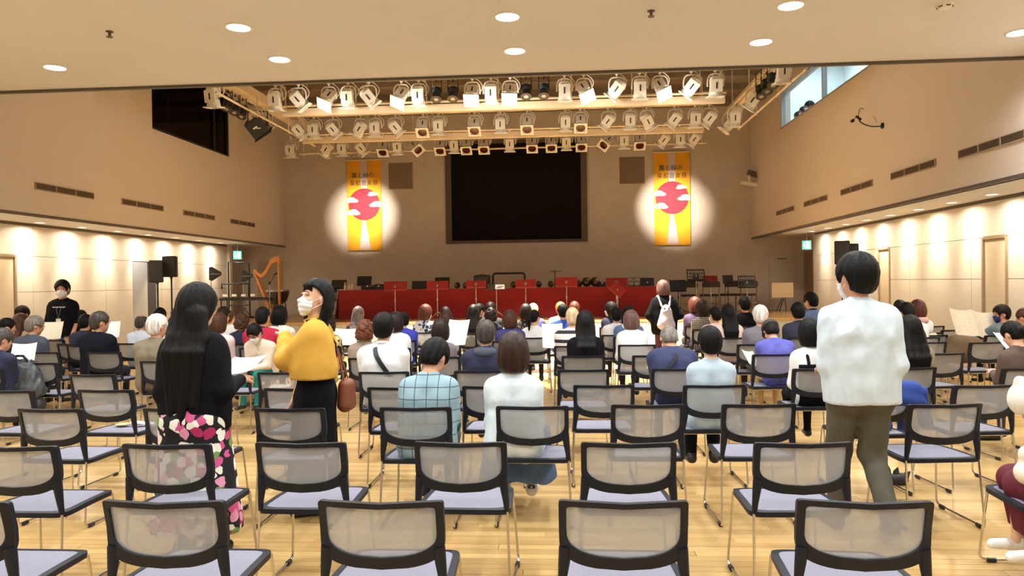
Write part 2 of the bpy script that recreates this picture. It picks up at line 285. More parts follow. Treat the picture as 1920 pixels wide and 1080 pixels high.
PEOPLE=[
(-8.876, 11.6, 1.28, -7, 1, 'seated person with black hair farthest back by the left wall', {'hair': 'short', 'hc': 'black', 'top': 'tee', 'tc': 'charcoal'}),
(-7.265, 9.2, 1.178, -5.8, 1, 'dark-haired person at the left edge, head turned right', {'hair': 'short', 'hc': 'black', 'tc': 'darkgrey', 'yaw': -50}),
(-7.76, 10.1, 1.201, -6.3, 1, 'woman with long brown hair and a cream hood at the left', {'hair': 'long', 'hc': 'brown', 'tc': 'beige', 'hood': 'cream', 'yaw': -15, 'n': 1}),
(-6.695, 8.918, 1.213, -6, 0, 'grey-haired man in glasses and slate jacket reading a cream sheet', {'hair': 'short', 'hc': 'grey', 'tc': 'slate', 'jacket': 1, 'yaw': -35, 'glasses': 1, 'pit': 12}),
(-5.768, 7.2, 1.122, -4.3, 1, 'grey-haired person in navy at the left edge holding a folder', {'hair': 'short', 'hc': 'greydark', 'tc': 'navy', 'yaw': -30, 'pit': 15, 'arms': 'read'}),
(-7.775, 11.0, 1.265, -6.2, 1, 'person in a royal navy shirt leaning right beside the standing usher', {'hair': 'short', 'hc': 'black', 'tc': 'blue', 'lean': 16, 'yaw': -20}),
(-8.081, 11.9, 1.19, -6.6, 1, 'dark-haired person half hidden between two navy shirts on the left', {'hair': 'short', 'hc': 'black', 'tc': 'charcoal'}),
(-6.904, 10.2, 1.176, -5.4, 1, 'black-haired person in a dark navy sweater behind the black sweater', {'hair': 'short', 'hc': 'black', 'tc': 'navy', 'lean': 10}),
(-5.782, 8.855, 1.259, -4, 0, 'man with greying hair in a black sweater turned to the right', {'hair': 'short', 'hc': 'greydark', 'tc': 'blacknavy', 'yaw': -40, 'glasses': 1, 'jacket': 1}),
(-6.026, 10.2, 1.17, -4.6, 1, 'balding man in a pale blue shirt on the left', {'hair': 'fringe', 'hc': 'greydark', 'tc': 'paleblue'}),
(-4.41, 7.745, 1.259, -2, 0, 'white-haired man in a grey-olive jacket', {'hair': 'short', 'hc': 'white', 'tc': 'olive', 'jacket': 1, 'yaw': -20}),
(-6.54, 11.6, 1.218, -5.1, 1, 'dark-haired head behind the white-haired man', {'hair': 'short', 'hc': 'black', 'tc': 'charcoal'}),
(-5.235, 9.6, 1.156, -3.8, 1, 'person in a white top seated left of the woman in black', {'hair': 'short', 'hc': 'black', 'tc': 'white', 'lean': 8}),
(-4.369, 9.1, 1.213, 0, 1, 'brown-haired woman in a pink-white blouse right of the woman in black', {'hair': 'bob', 'hc': 'brown', 'tc': 'pinkwhite'}),
(-5.01, 10.6, 1.251, -3.6, 1, 'person with dark brown hair behind the pink-white blouse', {'hair': 'short', 'hc': 'darkbrown', 'tc': 'white'}),
(-5.512, 11.8, 1.126, -4.0, 1, 'person in a white shirt near the harp', {'hair': 'short', 'hc': 'brown', 'tc': 'white', 'lean': 12}),
(-4.463, 10.0, 1.176, -3.0, 1, 'woman with curly brown hair and a navy top', {'hair': 'curly', 'hc': 'brown', 'tc': 'navy', 'fem': 1}),
(-3.875, 9.3, 1.282, 0, 1, 'man with cropped black hair in a crimson and navy jacket', {'hair': 'crop', 'hc': 'black', 'tc': 'crimson', 'jacket': 1, 'collar': 'navy'}),
(-3.691, 8.9, 1.075, 172, 1, 'masked man in a cream shirt facing the camera, reading a leaflet', {'hair': 'short', 'hc': 'black', 'tc': 'cream', 'face': 1, 'pit': 28, 'lean': 22, 'mask': 'white', 'glasses': 1, 'arms': 'read', 'bt': 'teal'}),
(-4.008, 10.2, 1.26, 0, 1, 'dark-haired person in a white top below the harp', {'hair': 'bob', 'hc': 'black', 'tc': 'white'}),
(-3.949, 11.8, 1.268, 0, 1, 'person in a dark cap with grey crown behind the yellow blouse', {'hair': 'short', 'hc': 'black', 'tc': 'charcoal', 'cap': 'greycap', 'yaw': -25}),
(-3.047, 9.4, 1.151, 0, 1, 'woman with wavy dark hair and a black and cream patterned blouse', {'hair': 'curly', 'hc': 'darkbrown', 'tc': 'leopard', 'fem': 1}),
(-3.362, 11.9, 1.197, 0, 1, 'woman with long ash-grey hair in a maroon cardigan', {'hair': 'long', 'hc': 'ash', 'tc': 'maroon', 'fem': 1, 'strap': 'pale'}),
(-2.171, 7.929, 1.168, 0, 0, 'woman with auburn curly hair in a taupe top', {'hair': 'curly', 'hc': 'auburn', 'tc': 'taupe', 'fem': 1}),
(-1.662, 6.702, 1.289, 0, 0, 'man with short black hair in a white shirt and black shoulder strap', {'hair': 'short', 'hc': 'black', 'tc': 'whitegrey', 'strap': 'black', 'collar': 'whitegrey'}),
(-2.103, 9.1, 1.201, 0, 1, 'woman with plum-black hair in a bright white blouse', {'hair': 'bob', 'hc': 'plum', 'tc': 'white', 'fem': 1}),
(-2.274, 10.3, 1.136, 0, 1, 'boy in a black cap and a blue and white shirt looking left', {'hair': 'short', 'hc': 'black', 'tc': 'royal', 'cap': 'black', 'yaw': 55, 'pit': 10, 'lean': 10, 'mask': 'white'}),
(-2.271, 11.9, 1.21, 0, 1, 'woman with red-brown hair in a navy floral white blouse', {'hair': 'bob', 'hc': 'redbrown', 'tc': 'floralnavy', 'yaw': -40, 'fem': 1, 'mask': 'white'}),
(-1.997, 12.3, 1.15, 0, 1, 'black-haired person in front of the red table cloth', {'hair': 'short', 'hc': 'black', 'tc': 'blacknavy'}),
(-1.676, 10.4, 1.106, 0, 1, 'person with plum-brown hair behind the mauve top', {'hair': 'bob', 'hc': 'plumbrown', 'tc': 'white', 'fem': 1}),
(-1.355, 7.99, 1.145, 0, 0, 'person with a brown bob and a mauve-grey top', {'hair': 'bob', 'hc': 'darkbrown', 'tc': 'mauve', 'fem': 1}),
(-0.906, 4.825, 1.183, 0, 0, 'youth with black hair in a pale plaid overshirt, head bowed to the right', {'sw': 0.145, 'hair': 'short', 'hc': 'black', 'tc': 'plaid', 'short': 1, 'sleeve': 'green', 'pit': 30, 'yaw': -28, 'lean': 10, 'near': 1, 'bt': 'slate'}),
(-0.345, 4.855, 1.217, 0, 0, 'woman with a brown bob in a white sweater and denim skirt', {'hair': 'bob', 'hc': 'brown2', 'tc': 'white2', 'fem': 1, 'near': 1, 'bt': 'denim', 'skirt': 1, 'shoe': 'white'}),
(-0.726, 6.741, 1.208, 0, 0, 'man with greying hair in a hooded navy jacket', {'hair': 'short', 'hc': 'greydark', 'tc': 'navy', 'hood': 'slate', 'jacket': 1}),
(-1.443, 11.6, 1.21, 0, 1, 'woman with dark wavy hair in a black and white checked jacket', {'hair': 'long', 'hc': 'darkbrown', 'tc': 'check', 'fem': 1, 'n': 1}),
(-1.508, 12.8, 1.192, 0, 1, 'masked dark-haired person behind the checked jacket', {'hair': 'short', 'hc': 'black', 'tc': 'charcoal', 'yaw': -45, 'mask': 'white'}),
(-1.294, 12.8, 1.217, 0, 1, 'person with flat black hair in the front row left of the aisle', {'hair': 'short', 'hc': 'black', 'tc': 'charcoal'}),
(-1.156, 11.5, 1.151, 0, 1, 'woman with curly dark hair in a navy top near the front', {'hair': 'curly', 'hc': 'plum', 'tc': 'navy', 'fem': 1}),
(-0.753, 10.0, 1.171, 0, 1, 'woman with a brown bob in a violet-navy shirt', {'hair': 'bob', 'hc': 'brown', 'tc': 'violet', 'collar': 'violet'}),
(-0.642, 12.0, 1.197, 0, 1, 'woman with long dark hair in a black floral blouse', {'hair': 'bob', 'hc': 'darkbrown', 'tc': 'floralblack', 'fem': 1}),
(-0.56, 12.9, 1.178, 0, 1, 'man with sandy-grey hair in a slate blue shirt', {'hair': 'short', 'hc': 'sand', 'tc': 'violet'}),
(-0.455, 10.6, 1.038, 0, 1, 'girl with a black ponytail and a white dress', {'hair': 'pony', 'hc': 'black', 'tc': 'white', 'fem': 1, 'yaw': -30}),
(-0.038, 11.6, 1.199, 0, 1, 'person with black hair in a bright blue shirt by the aisle', {'hair': 'short', 'hc': 'black', 'tc': 'royal2', 'yaw': 15, 'lean': 10}),
(-0.088, 13.0, 1.197, 0, 1, 'person with ginger hair in the front row', {'hair': 'short', 'hc': 'ginger', 'tc': 'white'}),
(0.153, 13.0, 1.204, 0, 1, 'person with maroon-brown hair in the front row right of the aisle', {'hair': 'short', 'hc': 'redbrown', 'tc': 'charcoal'}),
(0.081, 9.2, 1.232, 0, 1, 'man with a pale shaved head in a striped top', {'hair': 'crop', 'hc': 'blond', 'tc': 'stripe'}),
(0.207, 7.997, 1.238, 1, 0, 'woman with long straight black hair in a black top', {'hair': 'long', 'hc': 'black', 'tc': 'black', 'fem': 1, 'n': 1}),
(0.787, 12.8, 1.192, 0, 1, 'masked woman with black hair looking back to the left', {'hair': 'bob', 'hc': 'black', 'tc': 'navy', 'yaw': 65, 'mask': 'white', 'fem': 1}),
(0.737, 11.0, 1.092, 0, 1, 'child with black hair left of the denim jacket', {'hair': 'short', 'hc': 'black', 'tc': 'white'}),
(0.877, 10.6, 1.183, 0, 1, 'dark-haired person in a denim jacket with a white collar', {'hair': 'bob', 'hc': 'black', 'tc': 'denim', 'hood': 'white'}),
(0.816, 9.311, 1.177, 2, 0, 'woman with rose-brown hair in a white jacket', {'hair': 'bob', 'hc': 'rosebrown', 'tc': 'white', 'jacket': 1, 'fem': 1, 'lean': 10, 'yaw': 10}),
(0.977, 6.816, 1.127, 2, 0, 'stooping grey-haired man in a navy windbreaker', {'hair': 'fringe2', 'hc': 'grey', 'tc': 'navyjk', 'jacket': 1, 'lean': 30, 'pit': 30, 'strap': 'dark', 'arms': 'read'}),
(1.096, 5.772, 1.198, 2, 0, 'woman with short black hair in a pale blue top', {'hair': 'roundshort', 'hc': 'black', 'tc': 'paleblue2', 'fem': 1, 'near': 1, 'bt': 'black', 'arms': 'read'}),
(2.199, 12.9, 1.255, 3.6, 1, 'person with brown hair in a purple top right of the standing woman', {'hair': 'bob', 'hc': 'redbrown', 'tc': 'purple', 'fem': 1}),
(2.171, 12.0, 1.223, 3.6, 1, 'woman with dark brown hair in a black and white tweed jacket', {'hair': 'bob', 'hc': 'darkbrown', 'tc': 'tweed', 'fem': 1}),
(2.127, 10.8, 1.154, 3.5, 1, 'black-haired person with a face mask looking left, pale top', {'hair': 'short', 'hc': 'black', 'tc': 'pinkwhite', 'yaw': 25, 'mask': 'white'}),
(2.201, 10.3, 1.214, 3.6, 1, 'woman with very long black hair in a pale pink top', {'hair': 'long', 'hc': 'black', 'tc': 'pinkwhite', 'fem': 1, 'n': 1}),
(3.008, 12.8, 1.255, 4.4, 1, 'person with a glossy black bob and black top in the front row', {'hair': 'roundshort', 'hc': 'black', 'tc': 'black'}),
(2.356, 9.252, 1.23, 4, 0, 'white-haired man in a grey sweater on the right', {'hair': 'short', 'hc': 'white', 'tc': 'grey', 'yaw': -15}),
(2.219, 8.024, 1.102, 3, 0, 'man in a dark cap and purple-blue shirt hunched over a paper', {'hair': 'short', 'hc': 'black', 'tc': 'purpleblue', 'cap': 'browncap', 'lean': 22, 'pit': 35, 'short': 1, 'bt': 'khaki', 'arms': 'read'}),
(3.103, 10.2, 1.226, 4.5, 1, 'black-haired man in a dark navy shirt left of the standing man', {'hair': 'short', 'hc': 'black', 'tc': 'navy2', 'collar': 'navy2', 'lean': 6, 'yaw': -10}),
(4.042, 12.6, 1.317, 5.4, 1, 'person with dark hair in a light denim jacket near the front right', {'hair': 'short', 'hc': 'black', 'tc': 'denim2', 'collar': 'navy', 'yaw': 25}),
(2.152, 6.757, 1.187, 3, 0, 'woman with black hair in a white blouse under a black vest', {'hair': 'bob', 'hc': 'black', 'tc': 'white', 'vest': 'black', 'fem': 1, 'bt': 'black'}),
(3.027, 6.796, 1.214, 5, 0, 'woman with long black hair in a beige cardigan beside the standing man', {'hair': 'long', 'hc': 'black', 'tc': 'beige2', 'fem': 1, 'n': 1, 'bt': 'blue'}),
(4.529, 10.1, 1.209, 5.8, 1, 'black-haired person bending just right of the standing man', {'hair': 'short', 'hc': 'black', 'tc': 'white', 'lean': 15, 'pit': 15}),
(4.957, 10.9, 1.223, 6.3, 1, 'brown-haired woman with a pink scarf and white coat', {'hair': 'bob', 'hc': 'redbrown', 'tc': 'white', 'hood': 'pink', 'fem': 1, 'yaw': -10}),
(5.361, 12.4, 1.182, 6.7, 1, 'dark brown head just right of the standing man', {'hair': 'short', 'hc': 'darkbrown', 'tc': 'charcoal'}),
(5.782, 10.328, 1.156, 10, 0, 'person in a dark blue face mask reading a newspaper', {'hair': 'roundshort', 'hc': 'black', 'tc': 'teal2', 'yaw': 75, 'mask': 'blue', 'pit': 5, 'arms': 'news'}),
(3.882, 6.71, 1.162, 8, 0, 'woman with tied black hair in a brown cardigan at the right edge', {'hair': 'bun', 'hc': 'black', 'tc': 'browncard', 'fem': 1, 'pit': 25, 'yaw': 15, 'arms': 'read', 'bt': 'slate'}),
(5.473, 9.3, 1.154, 6.8, 1, 'brown-haired person at the right edge behind the brown cardigan', {'hair': 'short', 'hc': 'brown', 'tc': 'grey', 'yaw': 30}),
]
LAMPS=[
(-5.125, 13.05, 5.1, 1, 'b'),
(-4.706, 13.05, 5.1, 1, 'r'),
(-4.152, 13.05, 5.1, 1, 'L'),
(-3.804, 13.05, 5.1, 1, 'b'),
(-3.429, 13.05, 5.1, 1, 'r'),
(-2.844, 13.05, 5.1, 1, 'L'),
(-2.539, 13.05, 5.1, 1, 'b'),
(-2.217, 13.05, 5.1, 1, 'k'),
(-1.923, 13.05, 5.1, 1, 'k'),
(-1.583, 13.05, 5.1, 1, 'F'),
(-1.254, 13.05, 5.1, 1, 'b'),
(-0.917, 13.05, 5.1, 1, 'F'),
(-0.637, 13.05, 5.1, 1, 'k'),
(-0.33, 13.05, 5.1, 1, 'k'),
(0.032, 13.05, 5.1, 1, 'b'),
(0.364, 13.05, 5.1, 1, 'R'),
(0.934, 13.05, 5.1, 1, 'l'),
(1.327, 13.05, 5.1, 1, 'b'),
(1.673, 13.05, 5.1, 1, 'R'),
(2.208, 13.05, 5.1, 1, 'l'),
(2.613, 13.05, 5.1, 1, 'b'),
(-5.643, 15.65, 5.1, 2, 'r'),
(-5.316, 15.65, 5.1, 2, 'b'),
(-4.898, 15.65, 5.1, 2, 'r'),
(-4.296, 15.65, 5.1, 2, 'l'),
(-3.985, 15.65, 5.1, 2, 'b'),
(-3.549, 15.65, 5.1, 2, 'r'),
(-2.954, 15.65, 5.1, 2, 'f'),
(-2.624, 15.65, 5.1, 2, 'b'),
(-1.854, 15.65, 5.1, 2, 'f'),
(-1.313, 15.65, 5.1, 2, 'b'),
(-0.753, 15.65, 5.1, 2, 'f'),
(0.049, 15.65, 5.1, 2, 'b'),
(0.359, 15.65, 5.1, 2, 'f'),
(0.933, 15.65, 5.1, 2, 'l'),
(1.383, 15.65, 5.1, 2, 'b'),
(1.723, 15.65, 5.1, 2, 'x'),
(2.3, 15.65, 5.1, 2, 'l'),
(2.712, 15.65, 5.1, 2, 'b'),
(3.004, 15.65, 5.1, 2, 'l'),
(-6.668, 17.9, 5.1, 3, 'b'),
(-5.748, 17.9, 5.1, 3, 'l'),
(-5.377, 17.9, 5.1, 3, 'b'),
(-4.914, 17.9, 5.1, 3, 'r'),
(-4.361, 17.9, 5.1, 3, 'f'),
(-4.006, 17.9, 5.1, 3, 'b'),
(-3.575, 17.9, 5.1, 3, 'q'),
(-2.962, 17.9, 5.1, 3, 'f'),
(-2.625, 17.9, 5.1, 3, 'b'),
(-2.327, 17.9, 5.1, 3, 'f'),
(-1.901, 17.9, 5.1, 3, 'f'),
(-1.284, 17.9, 5.1, 3, 'b'),
(-0.746, 17.9, 5.1, 3, 'f'),
(-0.287, 17.9, 5.1, 3, 'f'),
(0.069, 17.9, 5.1, 3, 'b'),
(0.424, 17.9, 5.1, 3, 'f'),
(1.029, 17.9, 5.1, 3, 'p'),
(1.432, 17.9, 5.1, 3, 'b'),
(1.795, 17.9, 5.1, 3, 'f'),
(2.37, 17.9, 5.1, 3, 'l'),
(2.743, 17.9, 5.1, 3, 'b'),
(3.078, 17.9, 5.1, 3, 'l'),
(-6.1, 12.68, 5.1, 4, 'b'),
(-6.1, 13.27, 5.1, 4, 'k2'),
(-6.1, 13.56, 5.1, 4, 'k2'),
(-6.1, 13.88, 5.1, 4, 'k2'),
(-6.1, 14.58, 5.1, 4, 'K'),
(-6.1, 14.51, 5.1, 4, 'b'),
(-6.1, 14.88, 5.1, 4, 'x'),
(3.52, 12.28, 5.1, 5, 'b'),
(3.52, 12.83, 5.1, 5, 'k2'),
(3.52, 13.23, 5.1, 5, 'k2'),
(3.52, 13.58, 5.1, 5, 'k2'),
(3.52, 14.14, 5.1, 5, 'l'),
(3.52, 15.69, 5.1, 5, 'b'),
(3.52, 16.24, 5.1, 5, 'l'),
]
STANDS=[
(-3.997, 17.35, 1.418, 1.606, 0.521, 'red', 'red cloth-covered music stand before the table, first from the left'),
(-2.995, 17.35, 1.429, 1.605, 0.496, 'red', 'red cloth-covered music stand before the table, second from the left'),
(-2.082, 17.35, 1.455, 1.604, 0.459, 'red', 'red cloth-covered music stand before the table, third from the left'),
(-0.921, 17.35, 1.439, 1.613, 0.459, 'red', 'red cloth-covered music stand before the table, fourth from the left'),
(0.026, 17.35, 1.451, 1.649, 0.496, 'red', 'red cloth-covered music stand before the table, fifth from the left'),
(1.183, 17.5, 1.434, 1.62, 0.487, 'red', 'red cloth-covered music stand before the table, sixth from the left'),
(1.185, 17.2, 1.265, 1.472, 0.356, 'redtilt', 'small red music stand tilted sideways before the table'),
(-5.826, 18.9, 1.467, 1.673, 0.391, 'black', 'black music stand behind the left end of the red table'),
(-5.16, 18.9, 1.54, 1.76, 0.378, 'black', 'black music stand standing highest behind the left part of the red table'),
(-4.738, 18.9, 1.411, 1.548, 0.31, 'black', 'low black music stand just left of the first red stand'),
(-3.711, 18.9, 1.425, 1.616, 0.418, 'black', 'black music stand behind the table, left of the second red stand'),
(-3.187, 19.2, 1.429, 1.705, 0.384, 'black', 'black music stand rising behind the second red stand'),
(2.047, 18.9, 1.414, 1.615, 0.337, 'black', 'black music stand behind the right end of the red table'),
(1.716, 18.9, 1.432, 1.62, 0.31, 'wire', 'folding wire music stand behind the right end of the table'),
(2.908, 19.6, 1.274, 1.551, 0.42, 'black', 'dim black music stand right of the standing woman'),
(3.333, 19.4, 1.531, 1.817, 0.457, 'grid', 'tall black music stand with slotted desk on the right of the stage'),
(3.757, 19.7, 1.414, 1.65, 0.366, 'redbook', 'red folder on a stand behind the middle stage chair'),
(4.199, 19.7, 1.477, 1.657, 0.267, 'black', 'small black music stand left of the slotted desk at the right'),
(4.609, 19.4, 1.349, 1.635, 0.443, 'grid', 'black music stand with slotted desk at the right end of the stage'),
]
STAGE_CHAIRS=[
(3.227, 19.9, -8, 'stage chair behind the dim music stand right of the standing woman'),
(3.765, 19.9, 0, 'dark upholstered stage chair below the red folder'),
(4.366, 20.2, 6, 'dark upholstered stage chair between the red folder and the slotted desk'),
(4.758, 20.1, 4, 'dark upholstered stage chair behind the rightmost slotted desk'),
(-6.302, 19.6, 10, 'dark upholstered stage chair left of the red table'),
(-6.887, 19.9, 20, 'dark stage chair behind the head of the woman in yellow'),
]
TABLE_ITEMS=[
(-5.458, 18.2, 'bottle'),
(-5.35, 18.2, 'bottle'),
(-5.276, 18.2, 'bottle'),
(-2.655, 18.2, 'bell'),
(-2.444, 18.2, 'bell'),
(-1.263, 18.2, 'bell'),
(-0.65, 18.2, 'bell'),
(-0.352, 18.2, 'bell'),
(0.334, 18.2, 'bell'),
(0.514, 18.2, 'bigbell'),
(0.72, 18.2, 'bigbell'),
(0.892, 18.3, 'box'),
(-4.879, 18.25, 'box'),
(-4.596, 18.25, 'box'),
(1.169, 18.4, 'box'),
(1.978, 18.35, 'box'),
(-2.056, 18.5, 'case'),
]
PT={'w1':(-2.099, 4.1, 1.573), 'w1hand':(-1.894, 4.2, 1.07), 'w1paper':(-1.928, 4.35, 1.078), 'w2':(-1.766, 5.0, 1.586), 'w2hand':(-1.95, 4.95, 0.873), 'w2lh':(-1.842, 4.85, 1.26), 'm1':(1.745, 4.6, 1.704), 'ush':(-7.741, 11.0, 1.683), 'bp':(1.619, 12.5, 1.536), 'kid':(2.321, 3.95, 0.994), 'pap5':(-6.754, 9.35, 1.0), 'pap_c':(-1.219, 8.35, 0.99), 'pap_a':(-0.168, 9.3, 0.875), 'pap_l':(-5.86, 9.3, 1.009), 'pap_0':(-5.799, 7.4, 0.924), 'pap_m':(-2.912, 9.7, 0.856), 'pap_p':(2.008, 8.35, 0.679), 'pap_b':(4.004, 7.1, 0.94), 'news':(5.5, 10.35, 0.948), 'roll':(4.756, 10.3, 0.731), 'rack0':(-8.991, 19.4, 2.233), 'rack1':(-8.419, 19.4, 2.181), 'cone1':(-7.833, 16.2, 1.815), 'cone2':(-8.236, 18.8, 1.79), 'mic':(-7.363, 18.2, 1.386), 'mictop':(-7.218, 18.2, 1.851), 'tab':(-1.603, 17.35, 1.448), 'arch0':(-1.838, 18.5, 1.762), 'arch1':(-1.027, 18.5, 1.75), 'cym':(-0.264, 18.8, 1.822), 'spA':(-8.479, 15.0, 1.88), 'spB':(-8.287, 15.2, 1.981), 'spC':(5.396, 15.0, 2.036), 'spD':(5.662, 15.2, 1.987), 'easel':(5.664, 20.0, 1.247), 'floorbag':(2.413, 5.85, 0.025), 'blkbag':(3.908, 7.3, 0.072), 'g1':(5.004, 16.2, 5.097), 'com':(1.726, 16.65, 0.572)}
# ------------------------------------------------------------------ the room
# floor: sub-slab with a laid strip zone near the camera, the far floor at full height
PY0,PY1=1.9674,4.3906      # 26th..58th strip line
fl=NB()
box(fl,LL-.6,LR+.6,YN,PY0,-.2,0); box(fl,LL-.6,LR+.6,PY0,PY1,-.2,-.014); box(fl,LL-.6,LR+.6,PY1,YB,-.2,0)
box(fl,LL-.6,-4.6,PY0,PY1,-.02,0); box(fl,4.6,LR+.6,PY0,PY1,-.02,0)
floor=tag(obj('floor',fl,FLOORM,smooth=False),kind='structure')
pl_cache={}
row0=int(round(PY0/.0757)); row1=int(round(PY1/.0757))
for r in range(row0,row1):
    y=r*.0757; off=((r*.618)%1.0)*1.82
    k0=math.floor((-4.6+off)/1.82); x=-4.6
    while x<4.6-1e-6:
        k0+=1; x1=min(4.6,k0*1.82-off)
        if x1-x<.01: x=x1; continue
        key=round(x1-x,3)
        if key not in pl_cache:
            b=NB(); vs=box(b,.0012,key-.0012,.0012,.0745,-.014,0)
            bmesh.ops.bevel(b,geom=[e for e in b.edges if all(v.co.z>-.001 for v in e.verts)],offset=.0012,segments=1,affect='EDGES')
            pl_cache[key]=mesh_of('plank',b,False); pl_cache[key].materials.append(FLOORM)
        link('plank',pl_cache[key],None,floor,(x,y,0)); x=x1
def wallbox(name,dims,m=WALLM):
    return tag(boxobj(name,dims,m,bevel=0,smooth=False),kind='structure')
# upper side walls with a window opening each
def wall_x(name,x,t,y0,y1,z0,z1,hole,m=WALLM):
    bm=NB(); hy0,hy1,hz0,hz1=hole; xa,xb=min(x,x+t),max(x,x+t)
    box(bm,xa,xb,y0,hy0,z0,z1); box(bm,xa,xb,hy1,y1,z0,z1); box(bm,xa,xb,hy0,hy1,z0,hz0)
    if hz1<z1: box(bm,xa,xb,hy0,hy1,hz1,z1)
    return tag(obj(name,bm,m,smooth=False),kind='structure')
LW=(14.2,17.6,4.68,6.2); RW=(9.4,18.27,5.1,6.0)
wall_x('wall_left',XL,-.25,YN,YB,SOF,HI,LW); wall_x('wall_right',XR,.25,YN,YB,SOF,HI,RW)
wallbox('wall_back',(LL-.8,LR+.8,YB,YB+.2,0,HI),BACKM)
wallbox('wall_front',(LL-.8,LR+.8,YN-.2,YN,0,HI))
# soffits over the side aisles
wallbox('soffit_left',(LL-.3,XL-.001,YN,YB,SOF,SOF+.12),CEILM); wallbox('soffit_right',(XR+.001,LR+.4,YN,YB,SOF,SOF+.12),CEILM)
wallbox('trim_1',(XL-.03,XL+.012,YN,YB,SOF-.035,SOF+.01),DARKTRIM); wallbox('trim_2',(XR-.012,XR+.03,YN,YB,SOF-.035,SOF+.01),DARKTRIM)
wallbox('trim_3',(LL,LL+.03,YN,19.9,SOF-.05,SOF),DARKTRIM); wallbox('trim_4',(LR-.03,LR,YN,19.3,SOF-.05,SOF),DARKTRIM)
# near ceiling slab, its edge, fascia
wallbox('ceiling',(XL,XR,YN,YE,CEILZ,CEILZ+.3),CEILM)
wallbox('trim_5',(XL,XR,YE-.02,YE+.03,CEILZ-.03,CEILZ+.08),DARKTRIM)
wallbox('trim_6',(XL,XR,YE+.03,YE+.10,CEILZ+.0,CEILZ+.06),CREAM)
wallbox('wall_fascia',(XL,XR,YE-.2,YE,CEILZ+.3,HI),WALLM)
hc=NB(); box(hc,XL,XR,YE-.2,YB,HI,HI+.2)
hic=tag(obj('ceiling_high',hc,HIGHM,smooth=False),kind='structure')
for k in range(9):      # joists of the high ceiling
    y=10.0+k*1.25; boxobj('joist',(XL,XR,y-.06,y+.06,HI-.14,HI),HIGHM,hic,bevel=0,smooth=False)
# lower side walls: backing + large panels with recessed joints, door leaves set in
def lower_wall(name,x,sgn,y0,y1,doors,openings,rows,step,ph):
    bm=NB(); spans=[]; y=y0
    for a,b,h in sorted(openings):
        box(bm,min(x,x+sgn*.2),max(x,x+sgn*.2),y,a,0,SOF); box(bm,min(x,x+sgn*.2),max(x,x+sgn*.2),a,b,h,SOF); y=b
    box(bm,min(x,x+sgn*.2),max(x,x+sgn*.2),y,y1,0,SOF)
    w=tag(obj(name,bm,DARKTRIM,smooth=False),kind='structure')
    cuts=sorted(set([y0,y1]+[ph+step*k for k in range(-8,14) if y0<ph+step*k<y1]))
    for a,b in zip(cuts,cuts[1:]):
        segs=[(a,b)]
        for da,db,h in openings+doors:
            segs=[s for q in segs for s in ((q[0],min(q[1],da)),(max(q[0],db),q[1])) if s[1]-s[0]>.05]
        for z0,z1 in rows:
            for s0,s1 in (segs if z0<2.05 else [(a,b)]):
                boxobj('wall_panel',(min(x,x-sgn*.02),max(x,x-sgn*.02),s0+.004,s1-.004,z0+.003,z1-.003),PANELM,w,bevel=.002,smooth=False)
    return w
ROWS=((0.08,1.5),(1.5,2.12),(2.12,SOF-.03))
DL=[(10.75,12.0,2.12),(5.0,6.2,2.12)]; OL=[(15.4,16.35,2.12)]
DR=[(11.1,11.75,2.12),(14.95,15.5,2.12)]; ORR=[]
wl=lower_wall('wall_lower_left',LL,-1,YN,19.9,DL,OL,ROWS,2.07,12.4)
wr=lower_wall('wall_lower_right',LR,1,YN,19.3,DR,ORR,ROWS,2.07,12.06)
DOORM=mat('cream_door',(.66,.55,.40),.45)
nd=[0]
def side_door(x,sgn,a,b,h,recess=.05,handle='far'):
    nd[0]+=1; d=tag(boxobj('door_%d'%nd[0],(min(x,x-sgn*.012),max(x,x-sgn*.012),a+.05,b-.05,0.01,h-.03),DOORM,bevel=.003,smooth=False),kind='structure')
    fr=NB()
    xs=(min(x+sgn*.01,x-sgn*.035),max(x+sgn*.01,x-sgn*.035))
    box(fr,xs[0],xs[1],a,a+.045,0,h); box(fr,xs[0],xs[1],b-.045,b,0,h); box(fr,xs[0],xs[1],a+.045,b-.045,h-.03,h+.02)
    obj('door_frame',fr,mat('bronze_frame',(.34,.25,.16),.4),d,bevel=.003,smooth=False)
    hy=b-.14 if handle=='far' else a+.14
    hb=NB(); tube(hb,[(x-sgn*.0,hy,1.02),(x-sgn*.05,hy,1.02),(x-sgn*.055,hy-.1,1.02)],.011); obj('door_handle',hb,CHROME,d)
for a,b,h in DL: side_door(LL,-1,a,b,h)
for a,b,h in DR: side_door(LR,1,a,b,h,handle='near')
# niche behind the left opening, jogs beside the stage with their doors
wallbox('wall_niche',(LL-1.1,LL-1.0,15.2,16.6,0,SOF),PANELM); wallbox('wall_niche_side',(LL-1.1,LL-.2,16.35,16.5,0,SOF),PANELM)
wallbox('wall_niche_near',(LL-1.1,LL-.2,15.25,15.4,0,SOF),PANELM)
wallbox('wall_jog_left',(LL-.3,LL+.1,19.9,20.05,0,SOF),PANELM); wallbox('wall_stage_left',(LL-.35,LL-.2,20.05,YB,0,SOF),BACKM)
wallbox('wall_jog_right',(LR-.02,LR+.4,19.3,19.45,0,SOF),PANELM); wallbox('wall_stage_right',(LR+.3,LR+.45,19.45,YB,0,SOF),BACKM)
nd[0]=4
sd=tag(boxobj('door_5',(LR+.27,LR+.31,20.1,20.95,STG,2.2),mat('brown_door',(.30,.21,.13),.5),smooth=False),kind='structure')
b=NB(); box(b,LR+.24,LR+.31,20.04,20.1,STG,2.26); box(b,LR+.24,LR+.31,20.95,21.01,STG,2.26); box(b,LR+.24,LR+.31,20.1,20.95,2.2,2.26); obj('door_frame',b,MATS['bronze_frame'],sd,smooth=False)
